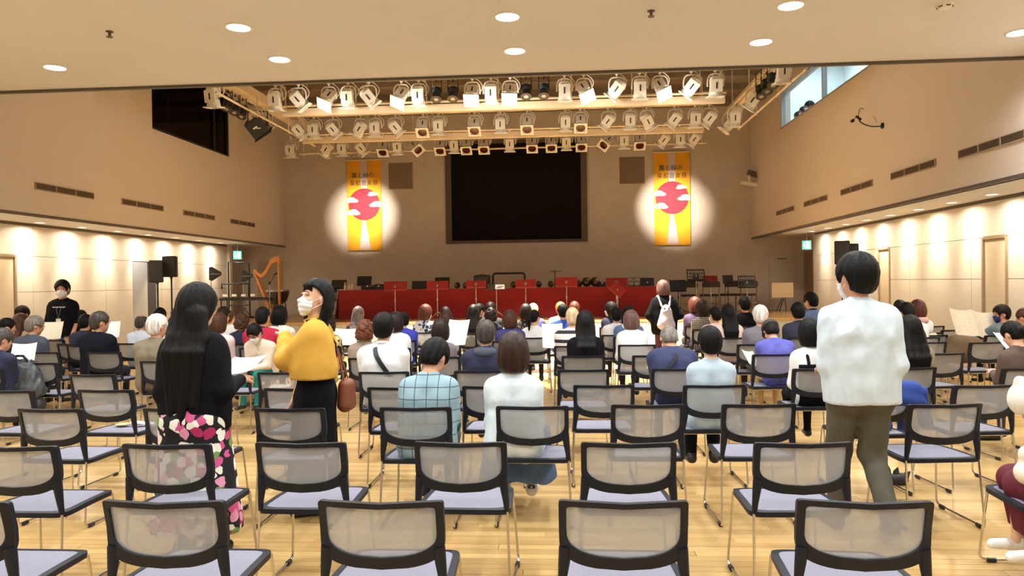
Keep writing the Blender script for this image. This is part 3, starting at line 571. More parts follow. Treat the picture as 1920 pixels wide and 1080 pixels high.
sd=tag(boxobj('door_6',(5.66,6.28,YB-.02,YB+.01,STG,2.18),BACKM,smooth=False),kind='structure')
b=NB(); box(b,5.62,5.66,YB-.035,YB,STG,2.22); box(b,6.28,6.32,YB-.035,YB,STG,2.22); box(b,5.66,6.28,YB-.035,YB,2.18,2.22); obj('door_frame',b,BACKM,sd,smooth=False)
b=NB(); box(b,5.85,6.1,YB-.04,YB-.02,2.08,2.11); obj('door_closer',b,DARKTRIM,sd)
sd=tag(boxobj('door_7',(-8.9,-8.15,YB-.02,YB+.01,STG,2.25),mat('brown_door2',(.40,.30,.20),.5),smooth=False),kind='structure')
# control-room window on the left, gallery window on the right, rooms behind them
nw=[0]
def window(x,sgn,hole,mull,glassm,framem,depth):
    nw[0]+=1; y0,y1,z0,z1=hole
    bm=NB(); f=.05; xa,xb=sorted((x+sgn*.02,x+sgn*.12))
    box(bm,xa,xb,y0,y0+f,z0,z1); box(bm,xa,xb,y1-f,y1,z0,z1); box(bm,xa,xb,y0+f,y1-f,z0,z0+f); box(bm,xa,xb,y0+f,y1-f,z1-f,z1)
    w=tag(obj('window_%d'%nw[0],bm,framem,bevel=.004,smooth=False),kind='structure')
    edges=[y0+f]+list(mull)+[y1-f]
    for q in mull: boxobj('mullion',(xa,xb,q-.02,q+.02,z0+f,z1-f),framem,w,smooth=False)
    for a,b in zip(edges,edges[1:]): boxobj('pane',(x+sgn*.065,x+sgn*.075,a,b,z0+f,z1-f),glassm,w,bevel=0,smooth=False)
    return w
def glass(name,tint,tr=.9,gl=.06):
    m=bpy.data.materials.new(name); m.use_nodes=True; N,L=nodes(m); N.remove(N['Principled BSDF'])
    t=N.new('ShaderNodeBsdfTransparent'); t.inputs[0].default_value=(*[c*tr for c in tint],1)
    g=N.new('ShaderNodeBsdfGlossy'); g.inputs['Roughness'].default_value=.03
    mx=N.new('ShaderNodeMixShader'); mx.inputs[0].default_value=gl; L.new(t.outputs[0],mx.inputs[1]); L.new(g.outputs[0],mx.inputs[2])
    L.new(mx.outputs[0],N['Material Output'].inputs[0]); MATS[name]=m; return m
window(XL,-1,LW,[16.9],glass('dark_glass',(.5,.5,.5),.5,.04),BLACK,2)
window(XR,1,RW,[12.6,15.4],glass('clear_glass',(.93,.98,1.0)),mat('steel_frame',(.34,.36,.36),.4),2)
BLKROOM=mat('black_room',(.02,.017,.015),.9)
b=NB(); box(b,XL-2.4,XL-2.3,13.6,18.2,4.4,6.4); box(b,XL-2.4,XL-.25,13.5,13.6,4.4,6.4); box(b,XL-2.4,XL-.25,18.2,18.3,4.4,6.4); box(b,XL-2.4,XL-.25,13.5,18.3,4.3,4.4); box(b,XL-2.4,XL-.25,13.5,18.3,6.36,6.46)
tag(obj('wall_control_room',b,BLKROOM,smooth=False),kind='structure')
GALM=mat('pale_gallery_paint',(.80,.82,.80),.7)
b=NB(); box(b,XR+2.3,XR+2.4,8.9,20.6,3.9,7.3); box(b,XR+.25,XR+2.4,8.8,8.9,3.9,7.3); box(b,XR+.25,XR+2.4,20.5,20.6,3.9,7.3); box(b,XR+.25,XR+2.4,8.8,20.6,3.95,4.05); box(b,XR+.25,XR+2.4,8.8,20.6,7.3,7.4)
box(b,XR+.25,XR+.3,8.8,20.6,HI,7.3)
box(b,XR+1.5,XR+1.7,13.4,13.6,3.9,7.3); box(b,XR+1.75,XR+2.3,10.7,10.9,3.9,7.3)
gal=tag(obj('wall_gallery',b,GALM,smooth=False),kind='structure')
light('AREA','niche_fill',(LL-.6,15.9,2.6),9,(.9,.95,1),size=.3)  # unseen fill light added to brighten the left niche, no fitting there
for y in (10.5,12.8,15.1,17.4,19.4):
    light('AREA','gallery_beam',(XR+1.3,y,7.2),42,(.78,.92,1.0),size=.9)
b=NB(); box(b,XL-1.3,XL-.5,14.5,15.3,4.45,4.95); o=tag(obj('mixing_desk',b,mat('grey_desk',(.16,.15,.13),.6),bevel=.02),'dim grey equipment case behind the dark control room window','equipment')
# stage
b=NB(); box(b,LL-.2,LR+.3,YS,YB,STG-.05,STG); st=tag(obj('stage_floor',b,STAGEM,smooth=False),kind='structure')
boxobj('stage_nosing',(LL-.2,LR+.3,YS-.03,YS+.02,STG-.055,STG+.004),mat('pale_nosing',(.62,.42,.20),.4),st,bevel=.004)
b=NB(); box(b,LL-.2,LR+.3,YS,YS+.05,0,STG-.05); sf=obj('stage_front',b,mat('pale_grey_panel',(.62,.64,.60),.6),st,smooth=False)
boxobj('kick_rail',(LL-.2,LR+.3,YS-.012,YS,.0,.1),DARKTRIM,st,bevel=.002)
# ------------------------------------------------------------------ fixed fittings of the hall: vents, lamps, screen
VENTM=mat('vent_brown',(.16,.11,.07),.5); VENTD=mat('vent_dark',(.035,.025,.018),.7)
def make_vent(sgn,length=1.42,h=.115):
    """built along +y from its near end, face towards the hall (sgn: +1 hall lies to +x)"""
    root=empty('air_grille',(0,0,0),'x','vent')
    b=NB(); box(b,-.01,.004,0,length,0,h); obj('backing',b,VENTD,root,smooth=False)
    b=NB(); f=.012
    box(b,0,.02,0,length,0,f); box(b,0,.02,0,length,h-f,h); box(b,0,.02,0,f,f,h-f); box(b,0,.02,length-f,length,f,h-f)
    for k in (1,2): box(b,0,.02,length*k/3-.008,length*k/3+.008,f,h-f)
    obj('frame',b,mat('vent_frame',(.42,.33,.23),.5),root,smooth=False)
    for k in range(3):
        b=NB(); a0,a1=length*k/3+.012,length*(k+1)/3-.012
        for q in range(5):
            z=.018+q*(h-.03)/5
            box(b,.004,.016,a0,a1,z,z+.007)
        tag(obj('louvre',b,VENTM,root,smooth=False),kind='stuff')
    return root
vp=make_vent(1); index_kids(vp); first={}
words5=('nearest the camera','second from the camera','third from the camera','fourth from the camera','farthest, beside the stage wall')
for k,y in enumerate((10.89,13.12,15.33,17.57)):
    placed(vp,first,(XL,y,3.075),0,'dark slotted air grille on the left upper wall, '+('nearest the camera','second from the camera','third from the camera','nearest the stage wall')[k],'vent','air grilles of the left wall')
for k,y in enumerate((8.75,10.78,12.92,15.08,17.2)):
    o=placed(vp,first,(XR,y+1.42,3.075),PI,'dark slotted air grille on the right upper wall, '+words5[k],'vent','air grilles of the right wall')
# recessed lamps
GL_N=glow('lamp_neutral',(1,.97,.92),14); GL_W=glow('lamp_warm',(1,.86,.62),9)
def make_downlight(r,gm,name):
    root=empty(name,(0,0,0),'x','lamp')
    b=NB(); lathe(b,[(r+.022,0),(r+.022,-.006),(r+.004,-.01),(r,-.004),(r,.03)],28,cap=False); obj('trim_ring',b,mat('white_trim',(.8,.78,.72),.4),root)
    b=NB(); lathe(b,[(.001,-.002),(r,-.002),(r,.012),(.001,.012)],28); obj('diffuser',b,gm,root)
    return root
dp=make_downlight(.105,GL_N,'downlight'); index_kids(dp); first={}
pos={0:'far left of the first row from the edge',1:'second from the left near the edge',2:'in the middle near the edge',3:'fourth from the left near the edge',4:'at the right border near the edge',5:'left one of the row nearer the camera',6:'middle one of the row nearer the camera',7:'right one of the row nearer the camera'}
for i,(x,y) in enumerate(DOWN[:8]):
    placed(dp,first,(x,y,CEILZ),0,'round white ceiling downlight, '+pos[i],'lamp','downlights in the near ceiling')
wp=make_downlight(.075,GL_W,'wall_washer'); index_kids(wp); first={}
for side,lst in (('left',WASH_L[3:]),('right',WASH_R[3:])):
    for i,(x,y) in enumerate(lst):
        o=('first','second','third','fourth','fifth','sixth','seventh','eighth')[i]
        placed(wp,first,(x,y,SOF),0,'warm round soffit lamp over the %s aisle, %s counting from the camera'%(side,o),'lamp','soffit lamps of the %s aisle'%side)
# small ceiling fittings
for x,y,l in ((-4.31,6.86,'small dark sprinkler head on the ceiling left of the downlights'),(.81,6.88,'small dark sprinkler head on the ceiling between two downlights')):
    b=NB(); lathe(b,[(.035,0),(.035,-.006),(.014,-.012),(.012,-.045),(.03,-.05),(.03,-.056)],14); o=obj('sprinkler',b,mat('brown_metal',(.12,.08,.05),.4),None,(x,y,CEILZ)); tag(o,l,'sprinkler')
sm=empty('smoke_detector',(3.44,7.0,CEILZ),'round cream smoke detector with dark slots at the top right','detector')
b=NB(); lathe(b,[(.07,0),(.07,-.02),(.05,-.045),(.001,-.05)],20); obj('detector_body',b,CREAM,sm)
for k in range(6):
    b=NB(); a=k*PI/3; vs=box(b,-.018,.018,.058,.066,-.035,-.022); xform(vs,Matrix.Rotation(a,4,'Z')); obj('slot',b,DARKTRIM,sm)
b=NB(); box(b,-1.5,-.55,5.9,6.62,CEILZ-.008,CEILZ-.001); tag(obj('access_hatch',b,CEILM,bevel=.003,smooth=False),'flush cream access hatch in the ceiling at the top centre','hatch')
# screen recess on the back wall
scr=empty('projection_screen',(-1.36,YB,0),'large black projection screen in a dark recess on the back wall','screen')
b=NB(); fx0,fx1,z0,z1=-2.0,2.0,2.67,5.56
box(b,fx0,fx0+.17,-.09,0,z0,z1); box(b,fx1-.17,fx1,-.09,0,z0,z1); box(b,fx0+.17,fx1-.17,-.09,0,z0,z0+.08); box(b,fx0+.17,fx1-.17,-.09,0,z1-.08,z1)
obj('screen_surround',b,mat('dark_umber',(.085,.06,.045),.7),scr,smooth=False,bevel=.004)
boxobj('screen_cloth',(fx0+.17,fx1-.17,-.03,-.02,z0+.08,z1-.08),mat('screen_black',(.008,.006,.006),.9,spec=.1),scr,smooth=False)
for x,l in ((-4.655,'left'),(1.9,'right')):
    p=empty('acoustic_panel',(x,YB,0),'square dark mesh loudspeaker cover on the back wall, %s of the screen'%l,'panel','square covers beside the screen')
    boxobj('cover_frame',(-.36,.36,-.012,0,4.25,5.02),mat('cover_frame',(.40,.31,.22),.6),p,smooth=False); boxobj('cover_mesh',(-.34,.34,-.018,-.006,4.27,5.0),mat('cover_mesh',(.20,.145,.10),.9,bump=.4,bscale=220),p,smooth=False)
# exit signs
EXG=glow('exit_green',(.10,.85,.55),1.6); EXW=glow('exit_white',(.75,1,.9),3.2)
for x,y,l,rz in ((6.06,19.25,'right',-.35),(-8.78,19.5,'left',.35)):
    e=empty('exit_sign',(x,y,0),'small lit green exit sign hanging over the %s aisle'%l,'sign','lit exit signs',rz)
    boxobj('sign_case',(-.11,.11,.0,.05,2.27,2.50),mat('sign_case',(.5,.5,.48),.5),e)
    boxobj('sign_face',(-.1,.1,-.004,.0,2.28,2.49),EXG,e,smooth=False)
    b=NB()   # running figure pictogram and door
    box(b,-.012,.07,-.007,-.004,2.30,2.47)
    tube(b,[(-.05,-.006,2.45),(-.049,-.006,2.43)],.014); tube(b,[(-.045,-.006,2.42),(-.055,-.006,2.37),(-.035,-.006,2.34),(-.05,-.006,2.305)],.008); tube(b,[(-.055,-.006,2.37),(-.085,-.006,2.345)],.007); tube(b,[(-.03,-.006,2.39),(-.06,-.006,2.40),(-.08,-.006,2.385)],.006)
    obj('running_figure',b,EXW,e)
    b=NB(); tube(b,[(0,.025,2.50),(0,.025,SOF)],.008); obj('hanger',b,CHROME,e)
# cameras and the microphone bracket on the upper walls
c=empty('cctv_camera',(5.16,20.5,4.0),'dark security camera on a wall arm right of the right banner','camera')
b=NB(); vs=box(b,-.34,.0,-.06,.06,.36,.5); xform(vs,Matrix.Translation((-.12,0,.03))@Matrix.Rotation(.35,4,'Y')@Matrix.Translation((.1,0,-.1))); obj('camera_housing',b,mat('cctv_dark',(.10,.075,.055),.5),c,bevel=.01)
b=NB(); tube(b,[(0,0,.12),(-.16,0,.12),(-.2,0,.2),(-.2,0,.36)],.03); obj('bracket',b,CREAM,c)
b=NB(); vs=box(b,-.42,0,-.12,.12,.02,.1); xform(vs,Matrix.Rotation(.18,4,'Y')); obj('shelf',b,CREAM,c,bevel=.008)
c=empty('wall_microphone',(XR,12.5,4.0),'thin curved microphone arm on the right upper wall','microphone')
b=NB(); tube(b,arc((0,0,0),(-.22,.0,-.04),(-.26,.25,.12))+[Vector((-.27,.3,.2))],.01); obj('arm',b,BLACK,c)
b=NB(); tube(b,[(-.27,.22,.16),(-.27,.38,.24)],.022); tube(b,[(-.28,.5,.2),(-.28,.56,.2)],.028); tube(b,[(-.27,.38,.24),(-.28,.5,.2)],.006); obj('capsule',b,BLACK,c)
b=NB(); tube(b,arc((-.27,.3,.22),(-.3,.2,.4),(-.25,.12,.3)),.005); obj('cable',b,BLACK,c)
b=NB(); vs=lathe(b,[(.05,0),(.05,.02),(.02,.03)],14); xform(vs,Matrix.Rotation(-PI/2,4,'Y')); obj('wall_plate',b,BLACK,c)
# ------------------------------------------------------------------ stage lighting battens
BATM=mat('batten_cream',(.74,.62,.44),.5,noise=.08,nscale=3)
def batten(y,x0,x1,label,axis='x',row3=False):
    root=empty('lighting_batten',((x0+x1)/2,y,5.1) if axis=='x' else (y,(x0+x1)/2,5.1),label,'batten','lighting battens')
    h=(x1-x0)/2
    def P(a,b,c): return (a,b,c) if axis=='x' else (b,a,c)
    b=NB(); tube(b,[P(-h,0,.06),P(h,0,.06)],.027,10); obj('front_pipe',b,BATM,root)
    b=NB(); tube(b,[P(-h,.28,-.28),P(h,.28,-.28)],.022,10); obj('lower_pipe',b,BATM,root)
    b=NB()
    if axis=='x': box(b,-h,h,.34,.44,-.44,-.31)
    else: box(b,.05,.27,-h,h,.02,.20)
    if row3: b.free(); b=None
    if b: obj('cable_raceway',b,BATM,root,smooth=False,bevel=.006)
    n=max(2,int(h*2/1.3))
    for k in range(n+1):
        a=-h+.1+(2*h-.2)*k/n
        b=NB(); tube(b,[P(a,.14,.06),P(a,.14,HI-5.1)],.012,6); tube(b,[P(a,0,.06),P(a,.28,.06)],.012,6); tube(b,[P(a,.28,.06),P(a,.28,-.34)],.012,6); obj('hanger_rod',b,BATM,root)
    return root
batten(13.05,-5.15,2.85,'cream lighting batten of pipes across the hall, nearest of the three')
batten(15.65,-5.7,2.95,'cream lighting batten of pipes across the hall, middle of the three')
batten(17.9,-6.55,3.4,'cream lighting batten of pipes across the hall, nearest the stage','x',True)
batten(-6.1,12.2,17.2,'cream lighting batten running towards the stage along the left side','y')
batten(3.52,12.0,16.6,'cream lighting batten running towards the stage along the right side','y')
LENSD=mat('gel_dark_red',(.05,.008,.006),.25); LENSC=mat('lens_grey',(.25,.22,.18),.15)
LENSL=glow('lens_lit',(1,.94,.82),22)
def make_spot(kind,tx,tz,lens):
    """hangs from the origin; tx: pitch of the barrel away (deg), tz: sideways tilt (deg)"""
    root=empty('stage_spotlight',(0,0,0),'x','spotlight')
    b=NB(); box(b,-.025,.025,-.03,.03,-.045,.05); tube(b,[(0,0,-.04),(0,0,-.10)],.012); obj('clamp',b,CREAM,root,bevel=.004)
    b=NB(); r=.013; tube(b,arc((-.135,0,-.30),(-.15,0,-.09),(-.05,0,-.09),6)+arc((.05,0,-.09),(.15,0,-.09),(.135,0,-.30),6),r,8); obj('yoke',b,CREAM,root)
    M=Matrix.Translation((0,0,-.30))@Matrix.Rotation(math.radians(tz),4,'Y')@Matrix.Rotation(math.radians(tx),4,'X')
    b=NB(); vs=lathe(b,[(.06,.17),(.09,.155),(.105,.12),(.105,-.1),(.115,-.115),(.115,-.165)],20)
    vs+=box(b,-.1,.1,-.115,-.09,-.1,.11)
    xform(vs,M); bd=obj('lamp_body',b,CREAM,root)
    b=NB(); vs=tube(b,[(-.05,.0,.165),(-.05,0,.215),(.05,0,.215),(.05,0,.165)],.009,6); xform(vs,M); obj('handle',b,CREAM,bd)
    b=NB(); vs=box(b,-.012,.012,-.121,-.113,-.05,.06); vs+=box(b,.104,.108,-.012,.012,-.05,.05); vs+=box(b,-.108,-.104,-.012,.012,-.05,.05); xform(vs,M); obj('vent_slot',b,BLACK,bd)
    b=NB(); f=.135; vs=[]
    vs+=box(b,-f,f,-f,-.095,-.185,-.165); vs+=box(b,-f,f,.095,f,-.185,-.165); vs+=box(b,-f,-.095,-.095,.095,-.185,-.165); vs+=box(b,.095,f,-.095,.095,-.185,-.165)
    xform(vs,M); obj('colour_frame',b,CREAM,root,bevel=.003)
    b=NB(); vs=lathe(b,[(.001,-.180),(.05,-.178),(.098,-.170),(.098,-.150),(.001,-.150)],20); xform(vs,M); obj('lens',b,lens,root)
    b=NB(); tube(b,arc((.02,.02,0),(.26,.05,-.12),(.12,.1,-.25),6)+arc((.12,.1,-.25),(.05,.14,-.3),(.02,.11,-.22),4)[1:],.008,6); obj('cable',b,CREAM,root)
    index_kids(root); return root
def make_black_spot(big):
    root=empty('stage_spotlight',(0,0,0),'x','spotlight')
    if big:
        b=NB(); tube(b,[(0,0,.0),(0,0,-.12)],.02); tube(b,[(-.2,0,-.4),(-.2,0,-.12),(.2,0,-.12),(.2,0,-.4)],.014); obj('yoke',b,BLACK,root)
        M=Matrix.Translation((0,0,-.42))@Matrix.Rotation(-.55,4,'Y')@Matrix.Rotation(.5,4,'X')
        b=NB(); vs=box(b,-.17,.17,-.2,.2,-.17,.19); xform(vs,M); bd=obj('lamp_body',b,BLACK,root,bevel=.015)
        b=NB(); vs=box(b,-.19,.19,-.22,.22,-.2,-.175); xform(vs,M); obj('barn_door',b,BLACK,root,bevel=.004)
        b=NB(); vs=box(b,-.06,.03,-.206,-.2,.02,.05); xform(vs,M); obj('sticker',b,WHITEP,bd)
    else:
        b=NB(); tube(b,[(0,0,.06),(0,0,-.08)],.012,6); tube(b,[(-.09,0,-.26),(-.09,0,-.06),(.09,0,-.06),(.09,0,-.26)],.010,6); tube(b,[(-.09,0,-.06),(-.09,0,.08)],.008,6); tube(b,[(.09,0,-.06),(.09,0,.08)],.008,6); obj('yoke',b,BLACK,root)
        M=Matrix.Translation((0,0,-.28))@Matrix.Rotation(-.45,4,'X')
        b=NB(); vs=lathe(b,[(.04,.1),(.075,.09),(.085,.05),(.085,-.09),(.1,-.1),(.1,-.12)],14); xform(vs,M); bd=obj('lamp_body',b,BLACK,root)
        b=NB(); vs=[]
        for k in range(4): vs+=lathe(b,[(.092,.0+.03*k),(.098,.005+.03*k),(.092,.01+.03*k)],14)
        xform(vs,M); obj('cooling_rib',b,BLACK,bd)
        b=NB(); vs=lathe(b,[(.001,-.122),(.08,-.118),(.08,-.1)],14); xform(vs,M); obj('lens',b,LENSC,root)
    index_kids(root); return root
SP={'b':make_spot('b',8,0,LENSC),'r':make_spot('r',14,-38,LENSC),'l':make_spot('l',14,38,LENSC),'L':make_spot('L',-34,24,LENSL),'R':make_spot('R',-34,-24,LENSL),'F':make_spot('F',-38,4,LENSL),
 'f':make_spot('f',-36,0,LENSD),'x':make_spot('x',30,-30,LENSC),'p':make_spot('p',-40,40,LENSD),'q':make_spot('q',-40,-40,LENSD),'k':make_black_spot(False),'K':make_black_spot(True)}
SP['k2']=SP['k']
def ordinal(n):
    return ['first','second','third','fourth','fifth','sixth','seventh','eighth','ninth','tenth','eleventh','twelfth','thirteenth','fourteenth','fifteenth','sixteenth','seventeenth','eighteenth','nineteenth','twentieth','twenty-first','twenty-second','twenty-third'][n]
KD={'b':'cream spotlight seen from behind','r':'cream spotlight tilted to the right','l':'cream spotlight tilted to the left','L':'lit cream spotlight shining left','R':'lit cream spotlight shining right','F':'lit cream spotlight facing the viewer','f':'cream spotlight with dark red lens','x':'cream spotlight seen from the side','p':'cream spotlight with dark lens turned left','q':'cream spotlight with dark lens turned right','k':'small black spotlight','k2':'small black spotlight','K':'large black box spotlight'}
RN={1:'nearest batten',2:'middle batten',3:'batten nearest the stage',4:'left side batten',5:'right side batten'}
first={}; cnt={}
for x,y,z,row,k in LAMPS:
    n=cnt.get(row,0); cnt[row]=n+1
    s={1:.0,2:.0,3:.0,4:.0,5:.0}[row]
    placed(SP[k],first,(x,y,z+.06-s-(.0)),0 if row<4 else random.uniform(-.3,.3),'%s, %s on the %s'%(KD[k],ordinal(n)+(' from left' if row<4 else ' from the camera'),RN[row]),'spotlight','spotlights on the '+RN[row])
# ------------------------------------------------------------------ mesh chairs
FRAMEM=mat('chair_frame_plastic',(.007,.010,.018),.45,spec=.3,bump=.1,bscale=300)
SEATM=mat('seat_mesh_fabric',(.215,.212,.27),.85,noise=.06,nscale=90,bump=.2,bscale=500)
def mesh_fabric():
    m=bpy.data.materials.new('back_mesh_fabric'); m.use_nodes=True; N,L=nodes(m); b=N['Principled BSDF']
    b.inputs['Base Color'].default_value=(.42,.42,.415,1); b.inputs['Roughness'].default_value=.8
    tl=N.new('ShaderNodeBsdfTranslucent'); tl.inputs[0].default_value=(.44,.44,.43,1)
    a=N.new('ShaderNodeMixShader'); a.inputs[0].default_value=.35; L.new(b.outputs[0],a.inputs[1]); L.new(tl.outputs[0],a.inputs[2])
    t=N.new('ShaderNodeBsdfTransparent'); mx=N.new('ShaderNodeMixShader'); mx.inputs[0].default_value=.52
    L.new(t.outputs[0],mx.inputs[1]); L.new(a.outputs[0],mx.inputs[2]); L.new(mx.outputs[0],N['Material Output'].inputs[0]); return m
BACKMESH=mesh_fabric()
def bpt(u,v):      # back surface: u across, v height above floor
    return Vector((u,-.22-(v-.43)*.24+.05*(u/.225)**2*min(1,max(0,(v-.45)/.2)),v))
def rloop(a,vt,vb,nt,nb,sag,n=56):
    c=(vt+vb)/2; hb=(vt-vb)/2; out=[]
    for i in range(n):
        t=2*PI*i/n; cs,sn=math.cos(t),math.sin(t); e=nt if sn>0 else nb
        u=a*math.copysign(abs(cs)**(2/e),cs); v=c+hb*math.copysign(abs(sn)**(2/e),sn)
        if sn<0: v-=sag*(1-(u/a)**2)
        out.append((u,v))
    return out
def make_chair():
    root=empty('stacking_chair',(0,0,0),'x','chair')
    # back frame
    b=NB(); o=rloop(.228,.777,.556,22,5,.032); i=rloop(.201,.757,.598,16,4.6,.030); rings=[]
    for d in (0,1):
        for lp in ((o,i) if d==0 else (i,o)):
            rings.append([b.verts.new(bpt(u,v)+Vector((0,.012 if d else -.012,0))) for u,v in lp])
    # rings: outer-near, inner-near, inner-far, outer-far
    n=len(o)
    for k in range(4):
        A,B=rings[k],rings[(k+1)%4]
        for q in range(n): b.faces.new((A[q],A[(q+1)%n],B[(q+1)%n],B[q]))
    for s in (-1,1):       # uprights down to the seat
        pts=[(s*.205,.60,.024),(s*.211,.54,.021),(s*.218,.48,.016),(s*.222,.425,.012)]
        tube(b,[bpt(u,v) for u,v,_ in pts],.02,8,rs=[r for *_,r in pts])
    obj('back_frame',b,FRAMEM,root,angle=50)
    b=NB(); lp=rloop(.205,.761,.593,16,4.6,.030); c0=b.verts.new(bpt(0,.67)); c1=b.verts.new(bpt(0,.67)+Vector((0,.003,0)))
    # concentric rings so that the fabric keeps the curve of the frame
    prev=[[c0],[c1]]
    for fct in (.5,1.0):
        cur=[]
        for d in (0,1):
            cur.append([b.verts.new(bpt(u*fct,.67+(v-.67)*fct)+Vector((0,.003*d,0))) for u,v in lp])
        for d in (0,1):
            for q in range(n):
                f=(prev[d][0],cur[d][q],cur[d][(q+1)%n]) if len(prev[d])==1 else (prev[d][q],cur[d][q],cur[d][(q+1)%n],prev[d][(q+1)%n])
                b.faces.new(f)
        prev=cur
    for q in range(n): b.faces.new((prev[0][q],prev[0][(q+1)%n],prev[1][(q+1)%n],prev[1][q]))
    obj('back_mesh',b,BACKMESH,root)
    # seat
    def spt(u,w,z): return Vector((u*(1-.06*w),w*.235+.0,z-.012*max(0,w)**2-.008*(1-u*u/.055)*(1-w*w)))
    def sloop(a,h,e,n=44):
        return [(a*math.copysign(abs(math.cos(t))**(2/e),math.cos(t)),h*math.copysign(abs(math.sin(t))**(2/e),math.sin(t))) for t in [2*PI*k/n for k in range(n)]]
    b=NB(); so=sloop(.232,1.0,9); si=sloop(.205,.885,8); N=len(so); rs=[]
    for lp,z in ((so,.412),(so,.436),(si,.440),(si,.412)): rs.append([b.verts.new(spt(u,w,z)) for u,w in lp])
    for k in range(4):
        A,B=rs[k],rs[(k+1)%4]
        for q in range(N): b.faces.new((A[q],A[(q+1)%N],B[(q+1)%N],B[q]))
    obj('seat_frame',b,FRAMEM,root)
    b=NB(); tops=[]
    for z in (.437,.425):
        c=b.verts.new(spt(0,0,z)); prev=[c]
        for fct in (.5,1.0):
            cur=[b.verts.new(spt(u*fct,w*fct,z)) for u,w in si]
            for q in range(N):
                b.faces.new((prev[0],cur[q],cur[(q+1)%N]) if len(prev)==1 else (prev[q],cur[q],cur[(q+1)%N],prev[(q+1)%N]))
            prev=cur
        tops.append(prev)
    for q in range(N): b.faces.new((tops[0][q],tops[0][(q+1)%N],tops[1][(q+1)%N],tops[1][q]))
    obj('seat',b,SEATM,root)
    for s in (-1,1):
        b=NB(); pts=[Vector((s*.224,-.222,.44)),Vector((s*.236,-.258,.06))]+arc((s*.236,-.260,.05),(s*.236,-.265,.018),(s*.236,-.23,.0165),4)+arc((s*.236,.20,.0165),(s*.236,.24,.018),(s*.234,.242,.05),4)+[Vector((s*.212,.205,.414))]
        tube(b,pts,.0068,8); lg=obj('sled_leg',b,CHROME,root)
        for y in (-.205,.18):
            b=NB(); tube(b,[(s*.236,y-.022,.0135),(s*.236,y+.022,.0135)],.0130,8); obj('rubber_pad',b,BLACK,lg)
    b=NB(); tube(b,[(-.213,.2,.405),(.213,.2,.405)],.0065,6); obj('front_crossbar',b,CHROME,root); b=NB(); tube(b,[(-.222,-.19,.405),(.222,-.19,.405)],.0065,6); obj('rear_crossbar',b,CHROME,root)
    return root
chair=make_chair(); index_kids(chair); cfirst={}
for x,y,h,l in CHAIRS:
    placed(chair,cfirst,(x,y,0),math.radians(h),l,'chair','mesh chairs of the audience')
# ------------------------------------------------------------------ people: smooth-blended bodies turned into one continuous surface
def surface_nets(v,org,h):
    ins=v<0; nx,ny,nz=v.shape
    c=[(i,j,k) for i in (0,1) for j in (0,1) for k in (0,1)]
    def sub(a,i,j,k): return a[i:nx-1+i,j:ny-1+j,k:nz-1+k]
    s=np.zeros((nx-1,ny-1,nz-1),np.int8)
    for q in c: s+=sub(ins,*q)
    act=(s>0)&(s<8); I,J,K=np.nonzero(act); n=len(I)
    idx=np.full(act.shape,-1,np.int32); idx[I,J,K]=np.arange(n)
    acc=np.zeros((n,3)); cnt=np.zeros(n)
    for a in c:
        for ax in range(3):
            if a[ax]: continue
            b=list(a); b[ax]=1
            va=v[I+a[0],J+a[1],K+a[2]]; vb=v[I+b[0],J+b[1],K+b[2]]
            m=(va<0)!=(vb<0); t=np.where(m,va/np.where(m,va-vb,1),0)
            for d in range(3): acc[:,d]+=np.where(m,a[d]+(t if d==ax else 0),0)
            cnt+=m
    P=acc/cnt[:,None]+np.stack([I,J,K],1); P=P*h+org
    Q=[]
    for ax in range(3):
        u,w=(ax+1)%3,(ax+2)%3
        sl=[slice(1,-1)]*3; sl[ax]=slice(0,-1); sh=[slice(1,-1)]*3; sh[ax]=slice(1,None)
        a=ins[tuple(sl)]; b=ins[tuple(sh)]
        for flag,rev in ((a&~b,False),(~a&b,True)):
            X=np.stack(np.nonzero(flag),1); off=np.ones(3,int); off[ax]=0; X=X+off
            eu=np.zeros(3,int); eu[u]=1; ew=np.zeros(3,int); ew[w]=1
            q=[X-eu-ew,X-ew,X,X-eu]
            q=np.stack([idx[y[:,0],y[:,1],y[:,2]] for y in q],1)
            Q.append(q[:,::-1] if rev else q)
    Q=np.concatenate(Q) if Q else np.zeros((0,4),int)
    return P,Q[(Q>=0).all(1)]
HS=1.10
def V3(*a): return np.array(a,float)
